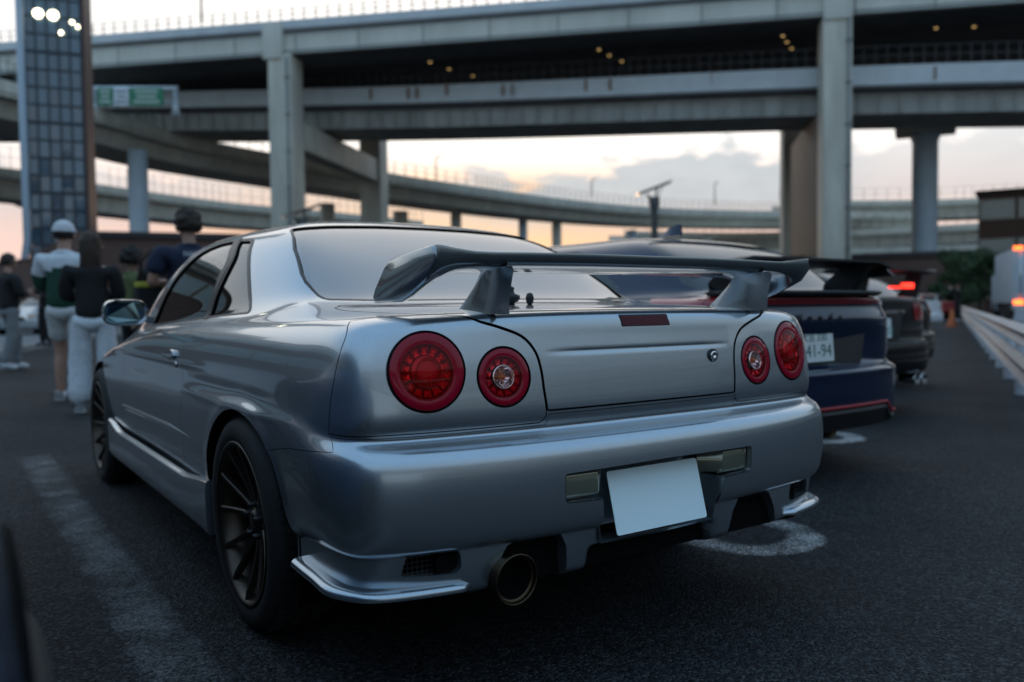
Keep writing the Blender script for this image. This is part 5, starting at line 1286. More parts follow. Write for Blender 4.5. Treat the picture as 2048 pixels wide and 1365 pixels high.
    b = MB(); b.tube([(.0, .42, 1.115), (.16, .46, 1.13), (.42, .55, 1.18)], .009, 8); b.build('rear_wiper', M_['black'], root)
navy_hatch()
def black_sedan():
    root, sk = simple_car('black_sedan', 'black sedan with chrome boot strip and round badge parked beyond the navy hatchback', 'car', sedan_net, M_['black_paint'], (4.98, 2.46, 0), 0)
    b = MB(); b.sweep([[(x, zat(sk, x, .90)-.016+a*.008, .885+c*.014) for a, c in ((-1, -1), (1, -1), (1, 1), (-1, 1))] for x in np.linspace(-.40, .40, 15)], closed=True, caps=True); b.build('chrome_strip', M_['chrome'], root, auto=.6)
    M = rearM(0, zat(sk, .01, .96)-.012, .965); b = MB(); b.tube([M @ Vector((.055*math.cos(a), .042*math.sin(a), 0)) for a in np.linspace(0, 2*PI, 25)[:-1]], .006, 8, closed=True)
    b.tube([M @ Vector((.024*math.cos(a), .038*math.sin(a), 0)) for a in np.linspace(0, 2*PI, 21)[:-1]], .005, 6, closed=True)
    b.tube([M @ Vector((.05*math.cos(a), .012+.018*math.sin(a), 0)) for a in np.linspace(0, 2*PI, 21)[:-1]], .005, 6, closed=True); b.build('badge', M_['chrome'], root)
    b = MB(); b.prism(round_poly([(-.30, -.13), (.30, -.13), (.36, .13), (-.36, .13)], .02), 0, .01, rearM(0, zat(sk, .1, .75)+.004, .755)); b.build('plate_recess', M_['black'], root)
    number_plate(root, 0, zat(sk, .1, .75)-.02, .745, .05, '品川 501', '・・20', M_['ink_teal'])
    for s, q in (('left', -1), ('right', 1)):
        uv_strip(sk, 'tail_lamp', 2.6, 6.2, .80, .955, M_['lens_red'], root, .006, s)
        for dx in (0, .11):
            b = MB(); b.lathe([(.042, -.16), (.046, 0), (.043, .003), (.04, -.12), (.0004, -.121)], 20, frame((q*(.56+dx), .10, .285), (1, 0, 0), (0, -1, 0))); b.build('exhaust_tip', M_['chrome'], root)
    b = MB(); b.sweep([[(x, zat(sk, x, .60)-.012+a*.006, .612+c*.012) for a, c in ((-1, -1), (1, -1), (1, 1), (-1, 1))] for x in np.linspace(-.72, .72, 25)], closed=True, caps=True); b.build('bumper_ridge', M_['chrome'], root, auto=.6)
black_sedan()
def olive_hatch():
    root, sk = simple_car('olive_hatchback', 'dark olive hatchback with roof wing and its high brake lamp lit', 'car', hatch_net, M_['olive_paint'], (7.45, 3.75, 0), 0, glass=M_['tint'])
    sec = lambda x, z: [(x, .12+a+.05*(x/.8)**2, z+h) for a, h in ((0, .03), (.12, .03), (.30, .01), (.30, -.01), (.12, -.004), (0, .008))]
    b = MB(); b.sweep([sec(x, 1.30+.02*math.cos(x*2)+(.03 if abs(x) > .82 else 0)) for x in np.linspace(-.90, .90, 23)], closed=True, caps=True); w = b.build('rear_wing', M_['black'], root, auto=.8)
    for q in (-1, 1):
        b = MB(); b.prism([(.16, 1.30), (.34, 1.30), (.45, 1.03), (.22, 1.02)], q*.52-.015, q*.52+.015, Matrix(((0, 0, 1, 0), (1, 0, 0, 0), (0, 1, 0, 0), (0, 0, 0, 1)))); b.build('wing_stand', M_['black'], w)
    b = MB(); b.box((.12, .10, 1.155), (.19, .05, .06)); b.box((.12, .20, 1.14), (.14, .2, .02)); b.build('high_brake_lamp', M_['lit_red'], root, bevel=.01)
    for s in ('left', 'right'): uv_strip(sk, 'tail_lamp', 3.2, 6.2, .80, .94, M_['lens_red'], root, .006, s)
    number_plate(root, 0, zat(sk, .2, .73)-.02, .725, .08, '横浜 300', '・・86', M_['ink_green'])
olive_hatch()
def far_car(name, label, net, paint, loc, rz, lit=None, **k):
    root, sk = simple_car(name, label, 'car', net, paint, loc, rz, **k)
    for s in ('left', 'right'): uv_strip(sk, 'tail_lamp', 2.9, 5.8, .74, .88, M_['lens_red'], root, .006, s)
    return root
r_ = far_car('white_coupe', 'white coupe with red tail lamps at the far end of the parked row', sedan_net, M_['white_paint'], (23.9, 12.6, 0), 0)
b = MB(); b.sweep([[(x, .10+a, 1.22+h) for a, h in ((0, .02), (.2, .02), (.28, 0), (.1, -.005))] for x in np.linspace(-.8, .8, 9)], closed=True, caps=True); w = b.build('rear_wing', M_['white_paint'], r_)
for q in (-.5, .5): b = MB(); b.bar((q, .22, 1.0), (q, .2, 1.23), .03, .12); b.build('wing_stand', M_['white_paint'], w)
simple_car('blue_coupe', 'deep blue car whose rear flank shows as a dark sliver at the lower left edge', 'car', coupe_net, M_['deep_blue'], (-2.405, -1.50, 0), 0, mirrors=False)
r_, sk_ = simple_car('silver_saloon', 'pale silver car parked on the far pavement behind the walking people', 'car', sedan_net, M_['pale_silver'], (3.0, 38.6, .12), math.radians(150))
for s in (-1, 1):
    b = MB(); b.prism(round_poly([(-.16, -.07), (.16, -.05), (.15, .07), (-.14, .08)], .03), 0, .03, frame((s*.60, 4.44, .70), (-1, 0, 0), (0, 1, .1))); b.build('headlamp', M_['lamp_chrome'], r_)
b = MB(); b.box((0, 4.5, .62), (.7, .08, .14)); b.build('grille', M_['black'], r_)
# ------------------------------------------------------------------ people
def skin_mesh(name, nodes, edges, mats, parent=None, root=None, sub=1, flat=None, post=None):
    """nodes: name -> ((x,y,z), r); a body grown round the joints"""
    names = list(nodes); ix = {n: i for i, n in enumerate(names)}
    me = bpy.data.meshes.new(name); me.from_pydata([nodes[n][0] for n in names], [(ix[a], ix[b]) for a, b in edges], []); me.update()
    o = bpy.data.objects.new(name, me); COL.objects.link(o)
    md = o.modifiers.new('skin', 'SKIN'); md.use_smooth_shade = True; md.branch_smoothing = .6
    if not me.skin_vertices: raise RuntimeError('no skin layer')
    for i, n in enumerate(names):
        r = nodes[n][1]; me.skin_vertices[0].data[i].radius = (r, r); me.skin_vertices[0].data[i].use_root = (n == (root or names[0]))
    sb = o.modifiers.new('sub', 'SUBSURF'); sb.levels = sb.render_levels = sub
    dg = bpy.context.evaluated_depsgraph_get(); m2 = bpy.data.meshes.new_from_object(o.evaluated_get(dg)); o.modifiers.clear(); o.data = m2; bpy.data.meshes.remove(me); m2.name = name
    m2.materials.clear()
    for q in (mats if isinstance(mats, (list, tuple)) else [mats]): m2.materials.append(q)
    if flat:
        for v in m2.vertices:
            for (z0, z1, f, hw) in flat:
                if z0 < v.co.z < z1 and abs(v.co.x) < hw:
                    t = min(1, min(v.co.z-z0, z1-v.co.z)/.06); v.co.y *= 1-(1-f)*t
    if post: post(m2)
    m2.polygons.foreach_set('use_smooth', [True]*len(m2.polygons)); m2.update()
    o.parent = parent
    return o
from mathutils import noise as mnoise
def folds(me):
    me.update(); ns = [v.normal.copy() for v in me.vertices]
    for v, n in zip(me.vertices, ns):
        c = v.co; v.co = c+n*(.010*mnoise.noise((c.x*9, c.y*9, c.z*16+c.x*6))+.005*mnoise.noise((c.x*24, c.y*24, c.z*34)))
SKIN_A = noisy(mat('skin_light', (.40, .23, .17), .5), 20, .1); SKIN_B = noisy(mat('skin_brown', (.16, .085, .06), .5), 20, .1)
def cloth(name, col): return noisy(mat(name, col, .85), 25, .18, bump=.2, bump_scale=40)
def person(loc, rz, label, top, bottom, skin=None, hair=(.02, .014, .01), h=1.0, build=1.0, long_hair=False, cap=None, shorts=False, tee=False, wide=0., shoes=(.6, .62, .64), pose='hang', stride=.0, lower=None, hood=False, bald=False, head_turn=0, bushy=0):
    s = skin or SKIN_A
    J = {}
    sh = .19*build
    J['hipL'], J['hipR'] = (-.095, 0, .93), (.095, 0, .93)
    st = stride
    J['kneeL'], J['kneeR'] = (-.11-wide*.5, .04+st*.5, .50), (.11+wide*.5, .03-st*.25, .50)
    J['ankL'], J['ankR'] = (-.115-wide*.5, st*.55, .10), (.115+wide*.5, -st*.75, .10+abs(st)*.12)
    J['toeL'], J['toeR'] = (-.135-wide*.5, st*.55+.17, .04), (.135+wide*.5, -st*.75+.16, .035)
    arms = {'hang': ((-.27*build, -.02, 1.13), (-.28*build, .06, .88), (.27*build, -.02, 1.13), (.28*build, .06, .88)),
            'phone': ((-.25*build, .05, 1.13), (-.10, .29, 1.16), (.25*build, .05, 1.13), (.10, .29, 1.18)),
            'photo': ((-.24, .16, 1.28), (-.08, .36, 1.50), (.24, .16, 1.28), (.08, .36, 1.52)),
            'pocket': ((-.29*build, -.05, 1.13), (-.20*build, .12, .97), (.29*build, -.05, 1.13), (.20*build, .12, .97))}[pose]
    eL, wL, eR, wR = arms
    nod = {'pelvis': ((0, 0, .96), .13), 'waist': ((0, 0, 1.10), .12), 'chest': ((0, -.005, 1.26), .145), 'yoke': ((0, -.01, 1.385), .10), 'neck0': ((0, -.02, 1.44), .07), 'neck1': ((0, -.005, 1.52), .055), 'head': ((0, .025, 1.63), .098), 'crown': ((0, .015, 1.70), .085),
           'face': ((0, .085, 1.60), .045), 'nose': ((0, .125, 1.612), .013), 'chin': ((0, .09, 1.545), .03)}
    ed = [('pelvis', 'waist'), ('waist', 'chest'), ('chest', 'yoke'), ('yoke', 'neck0'), ('neck0', 'neck1'), ('neck1', 'head'), ('head', 'crown'), ('head', 'face'), ('face', 'nose'), ('face', 'chin')]
    for q, e_, w_ in (('L', eL, wL), ('R', eR, wR)):
        g = -1 if q == 'L' else 1
        nod['sho'+q] = ((g*sh, -.01, 1.38), .06); nod['elb'+q] = (e_, .043); nod['wri'+q] = (w_, .03)
        ed += [('yoke', 'sho'+q), ('sho'+q, 'elb'+q), ('elb'+q, 'wri'+q)]
        E_, W_ = Vector(e_), Vector(w_); d = (W_-E_).normalized(); across = d.cross(Vector((g, 0, 0))) if abs(d.x) < .8 else Vector((0, 1, 0)); across.normalize(); palm = across.cross(d)
        P0 = W_+d*.055; nod['palm'+q] = (tuple(P0), .027); ed.append(('wri'+q, 'palm'+q))
        for k, (o_, ln) in enumerate(((-.03, .062), (-.010, .074), (.010, .07), (.028, .055))):
            a = P0+d*.035+across*o_; b_ = a+d*ln*.55+palm*.012; c_ = b_+d*ln*.35+palm*.025
            for nm, p_, r_ in (('a', a, .0095), ('b', b_, .0085), ('c', c_, .007)): nod['f%s%d%s' % (nm, k, q)] = (tuple(p_), r_)
            ed += [('palm'+q, 'fa%d%s' % (k, q)), ('fa%d%s' % (k, q), 'fb%d%s' % (k, q)), ('fb%d%s' % (k, q), 'fc%d%s' % (k, q))]
        a = W_+d*.03-across*.03; b_ = a+d*.03-across*.022+palm*.012
        nod['ta'+q] = (tuple(a), .012); nod['tb'+q] = (tuple(b_), .009); ed += [('wri'+q, 'ta'+q), ('ta'+q, 'tb'+q)]
        nod['hip'+q] = (J['hip'+q], .095); nod['knee'+q] = (J['knee'+q], .058); nod['calf'+q] = (tuple((Vector(J['knee'+q])*.62+Vector(J['ank'+q])*.38)+Vector((0, -.02, 0))), .056); nod['ank'+q] = (J['ank'+q], .036); nod['toe'+q] = (J['toe'+q], .03)
        ed += [('pelvis', 'hip'+q), ('hip'+q, 'knee'+q), ('knee'+q, 'calf'+q), ('calf'+q, 'ank'+q), ('ank'+q, 'toe'+q)]
    fl = [(.9, 1.5, .78, .24)]
    body = skin_mesh('person', nod, ed, s, None, 'pelvis', 1, fl)
    body.location = loc; body.rotation_euler = (0, 0, rz); body.scale = (h, h, h)
    tag(body, label, 'person')
    # garment over the torso
    k = build
    tn = {'yoke': ((0, -.012, 1.395), .135*k), 'hem': ((0, 0, .86), .178*k), 'waist': ((0, 0, 1.08), .165*k), 'chest': ((0, -.005, 1.25), .178*k), 'col': ((0, -.02, 1.44), .118), 'col2': ((0, -.018, 1.49), .085)}
    te = [('hem', 'waist'), ('waist', 'chest'), ('chest', 'yoke'), ('yoke', 'col'), ('col', 'col2')]
    for q, e_, w_ in (('L', eL, wL), ('R', eR, wR)):
        g = -1 if q == 'L' else 1
        tn['s'+q] = ((g*(sh+.005), -.01, 1.395), .104); te += [('yoke', 's'+q)]
        if tee:
            m_ = Vector((g*sh, -.01, 1.39)).lerp(Vector(e_), .72); tn['m'+q] = (tuple(m_), .088); te.append(('s'+q, 'm'+q))
        else:
            tn['e'+q] = (e_, .072); tn['w'+q] = (tuple(Vector(e_).lerp(Vector(w_), .93)), .05); te += [('s'+q, 'e'+q), ('e'+q, 'w'+q)]
    if hood: tn['hd'] = ((0, -.11, 1.47), .10); te.append(('col', 'hd'))
    mats = [top]+([lower] if lower else [])
    def split(me):
        folds(me)
        if lower:
            for p in me.polygons: p.material_index = 1 if p.center.z < 1.26+.03*math.cos(p.center.x*14) else 0
    skin_mesh('jacket' if not tee else 'shirt', tn, te, mats, body, 'hem', 2, [(.76, 1.5, .80, .25)], split)
    bn = {'w': ((0, 0, .95), .128), 'L0': ((-.105, 0, .87), .098), 'R0': ((.105, 0, .87), .098)}; be = [('w', 'L0'), ('w', 'R0')]
    for q in 'LR':
        kn, an = Vector(J['knee'+q]), Vector(J['ank'+q]); g = -1 if q == 'L' else 1
        if shorts: bn['k'+q] = (tuple(kn+Vector((0, 0, .07))), .098); be.append((q+'0', 'k'+q))
        else:
            bn['k'+q] = (tuple(kn), (.084+wide*.85)); bn['a'+q] = (tuple(an+Vector((0, 0, -.03))), .066+wide*1.5); be += [(q+'0', 'k'+q), ('k'+q, 'a'+q)]
    skin_mesh('shorts' if shorts else 'trousers', bn, be, bottom, body, 'w', 2, None, folds)
    sm = mat('shoe_'+str(len(bpy.data.materials)), shoes, .6)
    for q in 'LR':
        a, t = Vector(J['ank'+q]), Vector(J['toe'+q])
        skin_mesh('shoe', {'h': ((a.x, a.y-.04, a.z-.045), .042), 'a': ((a.x, a.y, a.z-.02), .05), 'm': (tuple(a.lerp(t, .6)+Vector((0, 0, -.012))), .045), 't': ((t.x, t.y+.02, t.z+.0), .036)}, [('h', 'a'), ('a', 'm'), ('m', 't')], sm, body, 'a', 1)
    hm = mat('hair_'+str(len(bpy.data.materials)), hair, .6)
    noisy(hm, 40, .5, bump=.5, bump_scale=60, stretch=(1, 1, .2))
    def shell(nm, mt, grow, z_cut, front, rough, seed, long=False, span=.70):
        """hair or cap: a shell round the skull, open over the face"""
        rd = random.Random(seed); nu_, nv_ = 28, 16; vs, fs = [], []
        for a in range(nv_+1):
            th = PI*a/nv_*(span if not long else .74)
            for c in range(nu_):
                ph_ = 2*PI*c/nu_; d = Vector((math.sin(th)*math.cos(ph_), math.sin(th)*math.sin(ph_), math.cos(th)))
                g_ = grow+rough*(rd.random()-.4)*(1 if a < nv_ else .3); p = Vector((d.x*(.092+g_), d.y*(.108+g_)-.0, d.z*(.108+g_)))
                if d.y > .25 and p.z < front: p.y = min(p.y, .06-.12*(front-p.z)); p.x *= .97
                if long and a > nv_*.62 and d.y < .45:
                    t = (a-nv_*.62)/(nv_*.38); p.z -= .20*t**1.2; p.y -= .012*t; p.x *= 1+.08*t
                vs.append((p.x, p.y+.005, p.z+1.655))
        for a in range(nv_):
            for c in range(nu_): fs.append((a*nu_+c, a*nu_+(c+1) % nu_, (a+1)*nu_+(c+1) % nu_, (a+1)*nu_+c))
        return mesh_obj(nm, vs, fs, mt, body, True)
    if not bald: shell('hair', hm, (.006 if not cap else .0)+bushy*.016, 0, .03, .016+bushy*.045, 3, long_hair)
    if cap:
        cm_ = cloth('cap_cloth', cap); shell('cap', cm_, .010, 0, .02, .002, 4, span=.50)
        b = MB(); b.prism(smooth_loop([(-.085, .07), (-.06, .15), (0, .185), (.06, .15), (.085, .07), (0, .10)], 5), 1.665, 1.674); b.build('cap_brim', cm_, body)
    for g in (-1, 1):
        skin_mesh('ear', {'a': ((g*.098, .01, 1.63), .016), 'b': ((g*.104, .005, 1.60), .012)}, [('a', 'b')], s, body, 'a', 1)
        b = MB(); b.lathe([(.0004, .010), (.009, .006), (.011, 0), (.009, -.006), (.0004, -.010)], 8, Matrix.Translation((g*.034, .105, 1.635))); b.build('eye', M_['black'], body)
    return body
BLACK_C, NAVY_C, WHITE_C, GREEN_C, OLIVE_C, GREY_C, CREAM_C = cloth('black_cotton', (.012, .012, .014)), cloth('navy_cotton', (.010, .016, .04)), cloth('white_nylon', (.58, .62, .66)), cloth('dark_green_nylon', (.012, .055, .035)), cloth('olive_cotton', (.10, .12, .045)), cloth('grey_cotton', (.17, .18, .19)), cloth('cream_cotton', (.52, .53, .53))
person((-.38, 7.25, 0), math.radians(-14), 'long haired woman in black hoodie and wide white trousers beside the capped man', BLACK_C, WHITE_C, h=.97, build=.98, long_hair=True, hair=(.035, .02, .012), wide=.035, hood=True, pose='phone', stride=.03)
person((-.46, 8.5, 0), math.radians(-30), 'man in white cap, white and green jacket and pale shorts', WHITE_C, CREAM_C, h=1.09, build=1.08, cap=(.55, .57, .6), shorts=True, lower=GREEN_C, stride=.16, pose='phone')
pm = person((.32, 6.45, 0), math.radians(10), 'tall man with his back turned wearing a navy shirt with white lettering', NAVY_C, BLACK_C, h=1.06, build=1.25, tee=True, pose='phone', hair=(.028, .017, .011), bushy=.5, shoes=(.05, .05, .05))
Mt = Matrix(((1, 0, 0, 0), (0, 0, -1, -.195), (0, 1, 0, 1.375), (0, 0, 0, 1)))
text('shirt_lettering', "HARDY'S", .066, Mt @ Matrix.Translation((.0, .0, 0)), M_['shirt_ink'], pm, .002)
text('shirt_lettering', 'M &', .066, Mt @ Matrix.Translation((.0, -.085, -.001)), M_['shirt_ink'], pm, .002)
b = MB(); b.box((0, 0, 0), (.30, .14, .24)); bag = b.build('shoulder_bag', BLACK_C, None, bevel=.03); bag.location = (.06, 6.72, 1.10); tag(bag, 'black bag with a yellow strip hanging at the side of the navy shirted man', 'bag')
b = MB(); b.box((0, -.005, .10), (.305, .15, .05)); b.build('yellow_strip', mat('yellow_tape', (.42, .40, .05), .6), bag, bevel=.01)
b = MB(); b.tube([(-.12, 0, .11), (-.10, -.02, .32), (0, -.02, .42), (.10, -.02, .32), (.12, 0, .11)], .012, 6); b.build('strap', BLACK_C, bag)
person((.36, 9.4, 0), math.radians(-62), 'person with curly black hair and olive jacket facing right beside the car mirror', OLIVE_C, BLACK_C, skin=SKIN_B, h=.97, build=.95, pose='phone', bushy=.9, hair=(.01, .009, .009))
person((.62, 9.0, 0), math.radians(150), 'bald person half hidden behind the navy shirted man', BLACK_C, BLACK_C, h=1.02, pose='hang', bald=True)
person((-.60, 14.7, 0), math.radians(-70), 'man in black top and grey trousers walking at the left edge', BLACK_C, GREY_C, h=1.10, build=1.1, pose='phone', stride=.22, shoes=(.5, .52, .55))
person((.62, 22.2, .12), math.radians(120), 'person dressed in black with a phone standing on the far pavement', BLACK_C, BLACK_C, h=1.06, pose='phone', shoes=(.05, .05, .06), bushy=.4)
person((41.3, 21.0, 0), math.radians(60), 'person in black clothes raising a phone beside the white coupe and guard rail', BLACK_C, BLACK_C, h=1.10, pose='photo')
b = MB(); b.box((0, 0, 0), (.09, .012, .17)); ph = b.build('phone', mat('phone_white', (.6, .66, .75), .3), None, bevel=.004); ph.location = (40.95, 21.2, 1.70); ph.rotation_euler = (.3, 0, math.radians(60)); tag(ph, 'pale phone held up by the person in black near the guard rail', 'phone')
# ------------------------------------------------------------------ guard rails, lorry, trees, signs
RD = Vector((.882, .471, 0)); RN = Vector((-.471, .882, 0))
M_['rail'] = noisy(mat('galvanised_rail', (.42, .41, .41), .45, .35), 2, .2)
M_['rail_white'] = noisy(mat('white_rail', (.50, .54, .58), .5), 2, .12)
def guard_rail(p0, n, step, label, beams, mt, post_mt, h):
    root = empty('guard_rail', p0, 0, label, 'guard rail'); 
    for z0, z1 in beams:
        b = MB(); hz = z1-z0; pr = [(0, z0), (.035, z0+.02), (.07, z0+hz*.25), (.03, z0+hz*.45), (.03, z0+hz*.55), (.07, z0+hz*.75), (.035, z1-.02), (0, z1), (-.02, z1-.02), (-.02, z0+.02)]
        b.sweep([[tuple(RD*t+RN*o+Vector((0, 0, z))) for o, z in pr] for t in np.linspace(-3, n*step, 3)], closed=True, caps=True); b.build('beam', mt, root, auto=.5)
    me = None
    for i in range(n):
        if me is None:
            q = MB(); q.lathe([(.07, 0), (.07, h), (.05, h+.03), (.0004, h+.03)], 14); o = q.build('post', post_mt, root); me = o.data
        else:
            o = bpy.data.objects.new('post', me); COL.objects.link(o); o.parent = root
        o.location = RD*(i*step)-RN*.09
    return root
guard_rail((7.6, 2.72, 0), 22, 2.06, 'near double guard rail with white posts running away along the aisle', ((.24, .50), (.56, .76)), M_['rail'], M_['rail_white'], .62)
gr = guard_rail((9.6, 1.3, 0), 22, 2.06, 'second paler guard rail of white panels just beyond the near one', ((.55, .62),), M_['rail_white'], M_['rail_white'], .66)
me = None
for i in range(44):
    if me is None:
        q = MB(); q.box((0, 0, 0), (.92, .04, .16), Matrix.Rotation(math.atan2(RD.y, RD.x), 4, 'Z')); o = q.build('rail_panel', M_['rail_white'], gr, bevel=.01); me = o.data
    else:
        o = bpy.data.objects.new('rail_panel', me); COL.objects.link(o); o.parent = gr
    o.location = RD*(-2+i*1.03)+Vector((0, 0, .74+.012*((i*7) % 5-2)))
# box lorry
def lorry(x, y):
    root = empty('box_lorry', (x, y, 0), math.radians(-57), 'white box lorry with lit orange tail lamps at the right edge', 'lorry')
    wb = noisy(mat('lorry_white', (.46, .52, .57), .5), 1, .1)
    b = MB(); b.box((0, 3.2, 2.25), (2.5, 6.2, 2.7)); b.build('cargo_box', wb, root, bevel=.04)
    for s in (-1, 1): b = MB(); b.box((s*.62, .08, 2.25), (1.2, .04, 2.55)); b.build('rear_door', wb, root, bevel=.01)
    for s in (-.9, -.25, .25, .9): b = MB(); b.tube([(s, .04, 1.0), (s, .04, 3.5)], .025, 8); b.build('lock_rod', M_['chrome'], root)
    b = MB(); b.box((0, 3.4, .75), (2.2, 6.6, .28)); b.box((0, .12, .62), (2.4, .12, .16)); b.build('chassis', M_['black'], root)
    b = MB(); b.box((0, 7.5, 1.5), (2.3, 1.9, 2.1)); b.build('cab', wb, root, bevel=.12)
    b = MB(); b.box((0, 8.47, 1.9), (2.0, .04, .8)); b.build('windscreen', M_['tint'], root)
    for s in (-1, 1):
        b = MB(); b.box((s*.98, .03, .93), (.44, .06, .20)); b.build('tail_lamp', M_['lit_orange'], root, bevel=.01)
        b = MB(); b.box((s*1.02, .05, 3.66), (.40, .10, .16)); b.build('marker_lamp', M_['lit_orange'], root, bevel=.01)
        for yc in (1.6, 2.7, 7.2): b = MB(); b.lathe([(.25, -.14), (.45, -.14), (.48, -.1), (.48, .1), (.45, .14), (.25, .12), (.0004, .10)], 24, frame((s*1.05, yc, .48), (0, 1, 0), (s, 0, 0))); b.build('wheel', M_['rubber'], root)
    b = MB(); b.box((-.1, .02, .72), (.34, .02, .17)); b.build('number_plate', M_['plate_white'], root)
lorry(43.65, 18.1)
# red car and cone beyond the rail
simple_car('red_car', 'red car half hidden behind the guard rails beside the trees', 'car', sedan_net, car_paint('red_paint', (.30, .02, .015), .1, .4, flake=False), (46.5, 24.5, 0), math.radians(-30))
b = MB(); b.lathe([(.16, .03), (.035, .68), (.0004, .70)], 18); b.box((0, 0, .015), (.38, .38, .03)); cn = b.build('traffic_cone', mat('cone_orange', (.50, .12, .03), .6)); cn.location = (31.9, 16.3, 0); tag(cn, 'small orange traffic cone on the tarmac by the far end of the guard rail', 'cone')
# trees
M_['leaf'] = noisy(mat('leaf_green', (.035, .065, .022), .6), 3, .5); M_['bark'] = noisy(mat('bark', (.05, .04, .03), .9), 8, .3)
def tree(x, y, h, r, label, seed, low=.25):
    root = empty('tree', (x, y, 0), 0, label, 'tree', 'trees by the brown buildings'); rd = random.Random(seed)
    b = MB(); b.tube([(0, 0, 0), (.05, 0, h*.3), (.0, .06, h*.65)], [.14, .10, .05], 8); lm = []
    for k in range(7):
        a = rd.random()*6.28; z0 = h*(.25+.06*k); e = (r*.7*math.cos(a), r*.7*math.sin(a), z0+h*.22); lm.append(e); b.tube([(0, 0, z0), (e[0]*.5, e[1]*.5, z0+h*.09), e], [.05, .035, .012], 6)
    b.build('trunk', M_['bark'], root)
    vs, fs = [], []
    cl = [(rd.gauss(0, r*.45), rd.gauss(0, r*.45), h*(low+(1-low)*rd.random()**.8)*.96, r*(.22+.2*rd.random())) for _ in range(34)]
    for cx_, cy_, cz_, cr in cl:
        for _ in range(150):
            v = Vector((rd.gauss(0, 1), rd.gauss(0, 1), rd.gauss(0, .8))); v = v.normalized()*cr*(.55+.5*rd.random()); p = Vector((cx_, cy_, cz_))+v
            n = (v.normalized()+Vector((rd.gauss(0, .5), rd.gauss(0, .5), .4+rd.gauss(0, .4)))).normalized(); t = n.orthogonal().normalized(); t.rotate(Matrix.Rotation(rd.random()*6.28, 3, n)); q = n.cross(t); l = .09+.07*rd.random(); i = len(vs)
            vs += [p-t*l, p+q*l*.45, p+t*l, p-q*l*.45]; fs.append((i, i+1, i+2, i+3))
    mesh_obj('crown', vs, fs, M_['leaf'], root)
tree(58.6, 29.6, 4.6, 1.5, 'taller dark green tree between the low brown building and the lorry', 3)
tree(55.3, 26.9, 4.2, 1.5, 'dense green tree just left of the white lorry', 5)
tree(57.0, 30.6, 2.3, 1.0, 'low dark bush above the roof of the white coupe', 8, .1)
# pavement island at left
M_['paving'] = noisy(mat('pale_paving', (.16, .165, .17), .8), 2, .2)
b = MB(); b.prism([(-30, 8), (-3.6, 8), (-.62, 19.6), (1.1, 26.6), (4.5, 36), (14, 52), (-30, 60)], 0, .12); o = b.build('pavement', M_['paving']); o['kind'] = 'structure'
kp = [(-3.6, 8), (-.62, 19.6), (1.1, 26.6), (4.5, 36), (14, 52)]
b = MB(); b.sweep([[(x-.03, y, 0), (x+.12, y, 0), (x+.11, y, .135), (x-.03, y, .135)] for x, y in kp], closed=True, caps=True, smooth=False); o = b.build('kerb', noisy(mat('kerb_stone', (.24, .24, .235), .8), 6, .2)); o['kind'] = 'structure'
# green motorway sign on a pale gantry over the curved ramp
M_['sign_green'] = mat('sign_green', (.025, .21, .115), .5); M_['gantry'] = noisy(mat('gantry_pale_steel', (.62, .70, .76), .45), 2, .1)
def gantry():
    a, c = Vector((9.9, 77.9, 0)), Vector((15.9, 74.2, 0)); d = (c-a).normalized(); n = Vector((d.y, -d.x, 0))
    if n.y > 0: n = -n
    root = empty('sign_gantry', a, 0, 'pale steel gantry carrying a green motorway sign above the curved ramp', 'gantry')
    M = Matrix((d, -n, Vector((0, 0, 1)))).transposed().to_4x4(); L_ = (c-a).length
    for t, z0 in ((.1, 17.9), (L_-.2, 17.6)):
        for s in (-.25, .25): b = MB(); b.tube([M @ Vector((t+s*.9, 0, z0)), M @ Vector((t, 0, 18.6)), M @ Vector((t, 0, 19.9))], .17, 10); b.build('gantry_leg', M_['gantry'], root)
    b = MB(); b.tube([M @ Vector((0, 0, 19.9)), M @ Vector((L_, 0, 19.9))], .2, 10); b.tube([M @ Vector((0, .5, 18.9)), M @ Vector((L_, .5, 18.9))], .12, 8); b.build('gantry_beam', M_['gantry'], root)
    for x0, x1, mt, nm in ((.45, 1.7, 'sign_green', 'sign_panel'), (1.8, 3.0, 'gantry', 'sign_panel'), (3.1, 5.9, 'sign_green', 'sign_panel')):
        b = MB(); b.box(((x0+x1)/2, -.25, 19.15), (x1-x0, .08, 1.5), M); sp_ = b.build(nm, M_[mt], root)
        b = MB()
        for k in range(3): b.box(((x0+x1)/2, -.30, 19.15+(k-1)*.42), ((x1-x0)*(.78, .6, .7)[k], .02, .14), M)
        b.build('sign_marking', M_['plate_white'] if mt == 'sign_green' else M_['fence_metal'], sp_)
gantry()
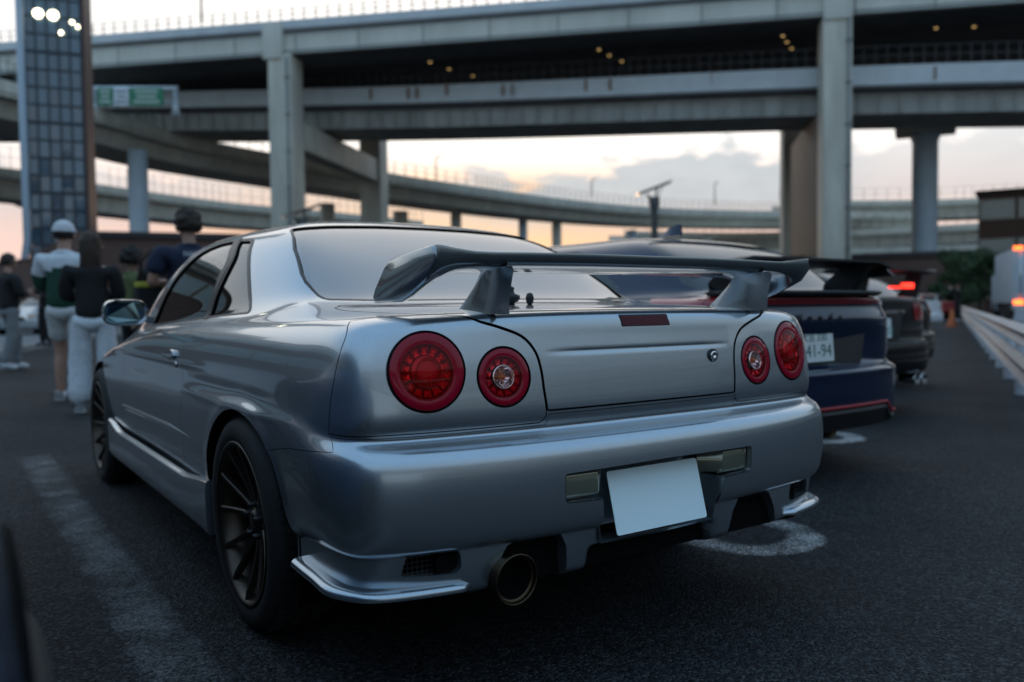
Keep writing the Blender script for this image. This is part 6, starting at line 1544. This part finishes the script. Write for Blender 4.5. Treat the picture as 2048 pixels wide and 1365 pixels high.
# solar lamp mast
def solar(x, y, label, h=1.0, rz=0.):
    root = empty('solar_mast', (x, y, 0), rz, label, 'mast'); b = MB(); b.lathe([(.30, 0), (.26, .4), (.24, 7.6*h), (.36, 8.2*h), (.40, 8.7*h), (.0004, 8.75*h)], 16); b.build('mast_post', M_['fence_metal'], root)
    b = MB(); 
    for k in range(5): b.bar((.22*math.cos(k*1.256), .22*math.sin(k*1.256), 8.6*h), (.7*math.cos(k*1.256), .7*math.sin(k*1.256), 9.25*h+.42*math.cos(k*1.256)), .06)
    b.build('panel_strut', M_['fence_metal'], root)
    M = Matrix.Translation((0, 0, 9.35*h)) @ Matrix.Rotation(math.radians(-20), 4, 'Y'); b = MB(); b.box((0, 0, 0), (2.5, 1.5, .07), M); pn = b.build('solar_panel', mat('solar_cell', (.02, .025, .04), .15, .3, 1), root)
    b = MB()
    for k in range(6): b.box((-1.25+.5*k, 0, .038), (.03, 1.5, .02), M)
    b.build('panel_frame', M_['fence_metal'], pn)
solar(40.9, 42.5, 'dark mast with a tilted solar panel standing against the cloud', 1.0, math.radians(-38))
solar(17.9, 50.8, 'second dark mast with a small tilted panel in the left portal pier', .78, math.radians(-15))
# slender lamp posts on the decks
def lamp_post(az, D, z0, h, label):
    x, y, _ = at_px(az, D, 0); root = empty('lamp_post', (x, y, z0), 0, label, 'lamp post', 'lamp posts standing on the road decks'); b = MB(); b.tube([(0, 0, 0), (0, 0, h*.9), (.3, .1, h)], [.10, .07, .05], 8); b.build('post', M_['fence_metal'], root)
    b = MB(); b.box((.55, .15, h), (.6, .2, .1)); b.build('lantern', M_['fence_metal'], root)
for az, D, z0, h, lab in ((29.3, 98, 15.9, 2.6, 'short post on the curved ramp just right of the left portal pier'), (39.8, 116, 16.0, 2.4, 'short post on the curved ramp left of the solar mast'), (47.9, 134, 16.5, 3.4, 'taller post on the curved ramp right of the solar mast'), (14.5, 72, 23.9, 3.6, 'brown post on the upper deck near the glass tower')):
    lamp_post(az, D, z0, h, lab)
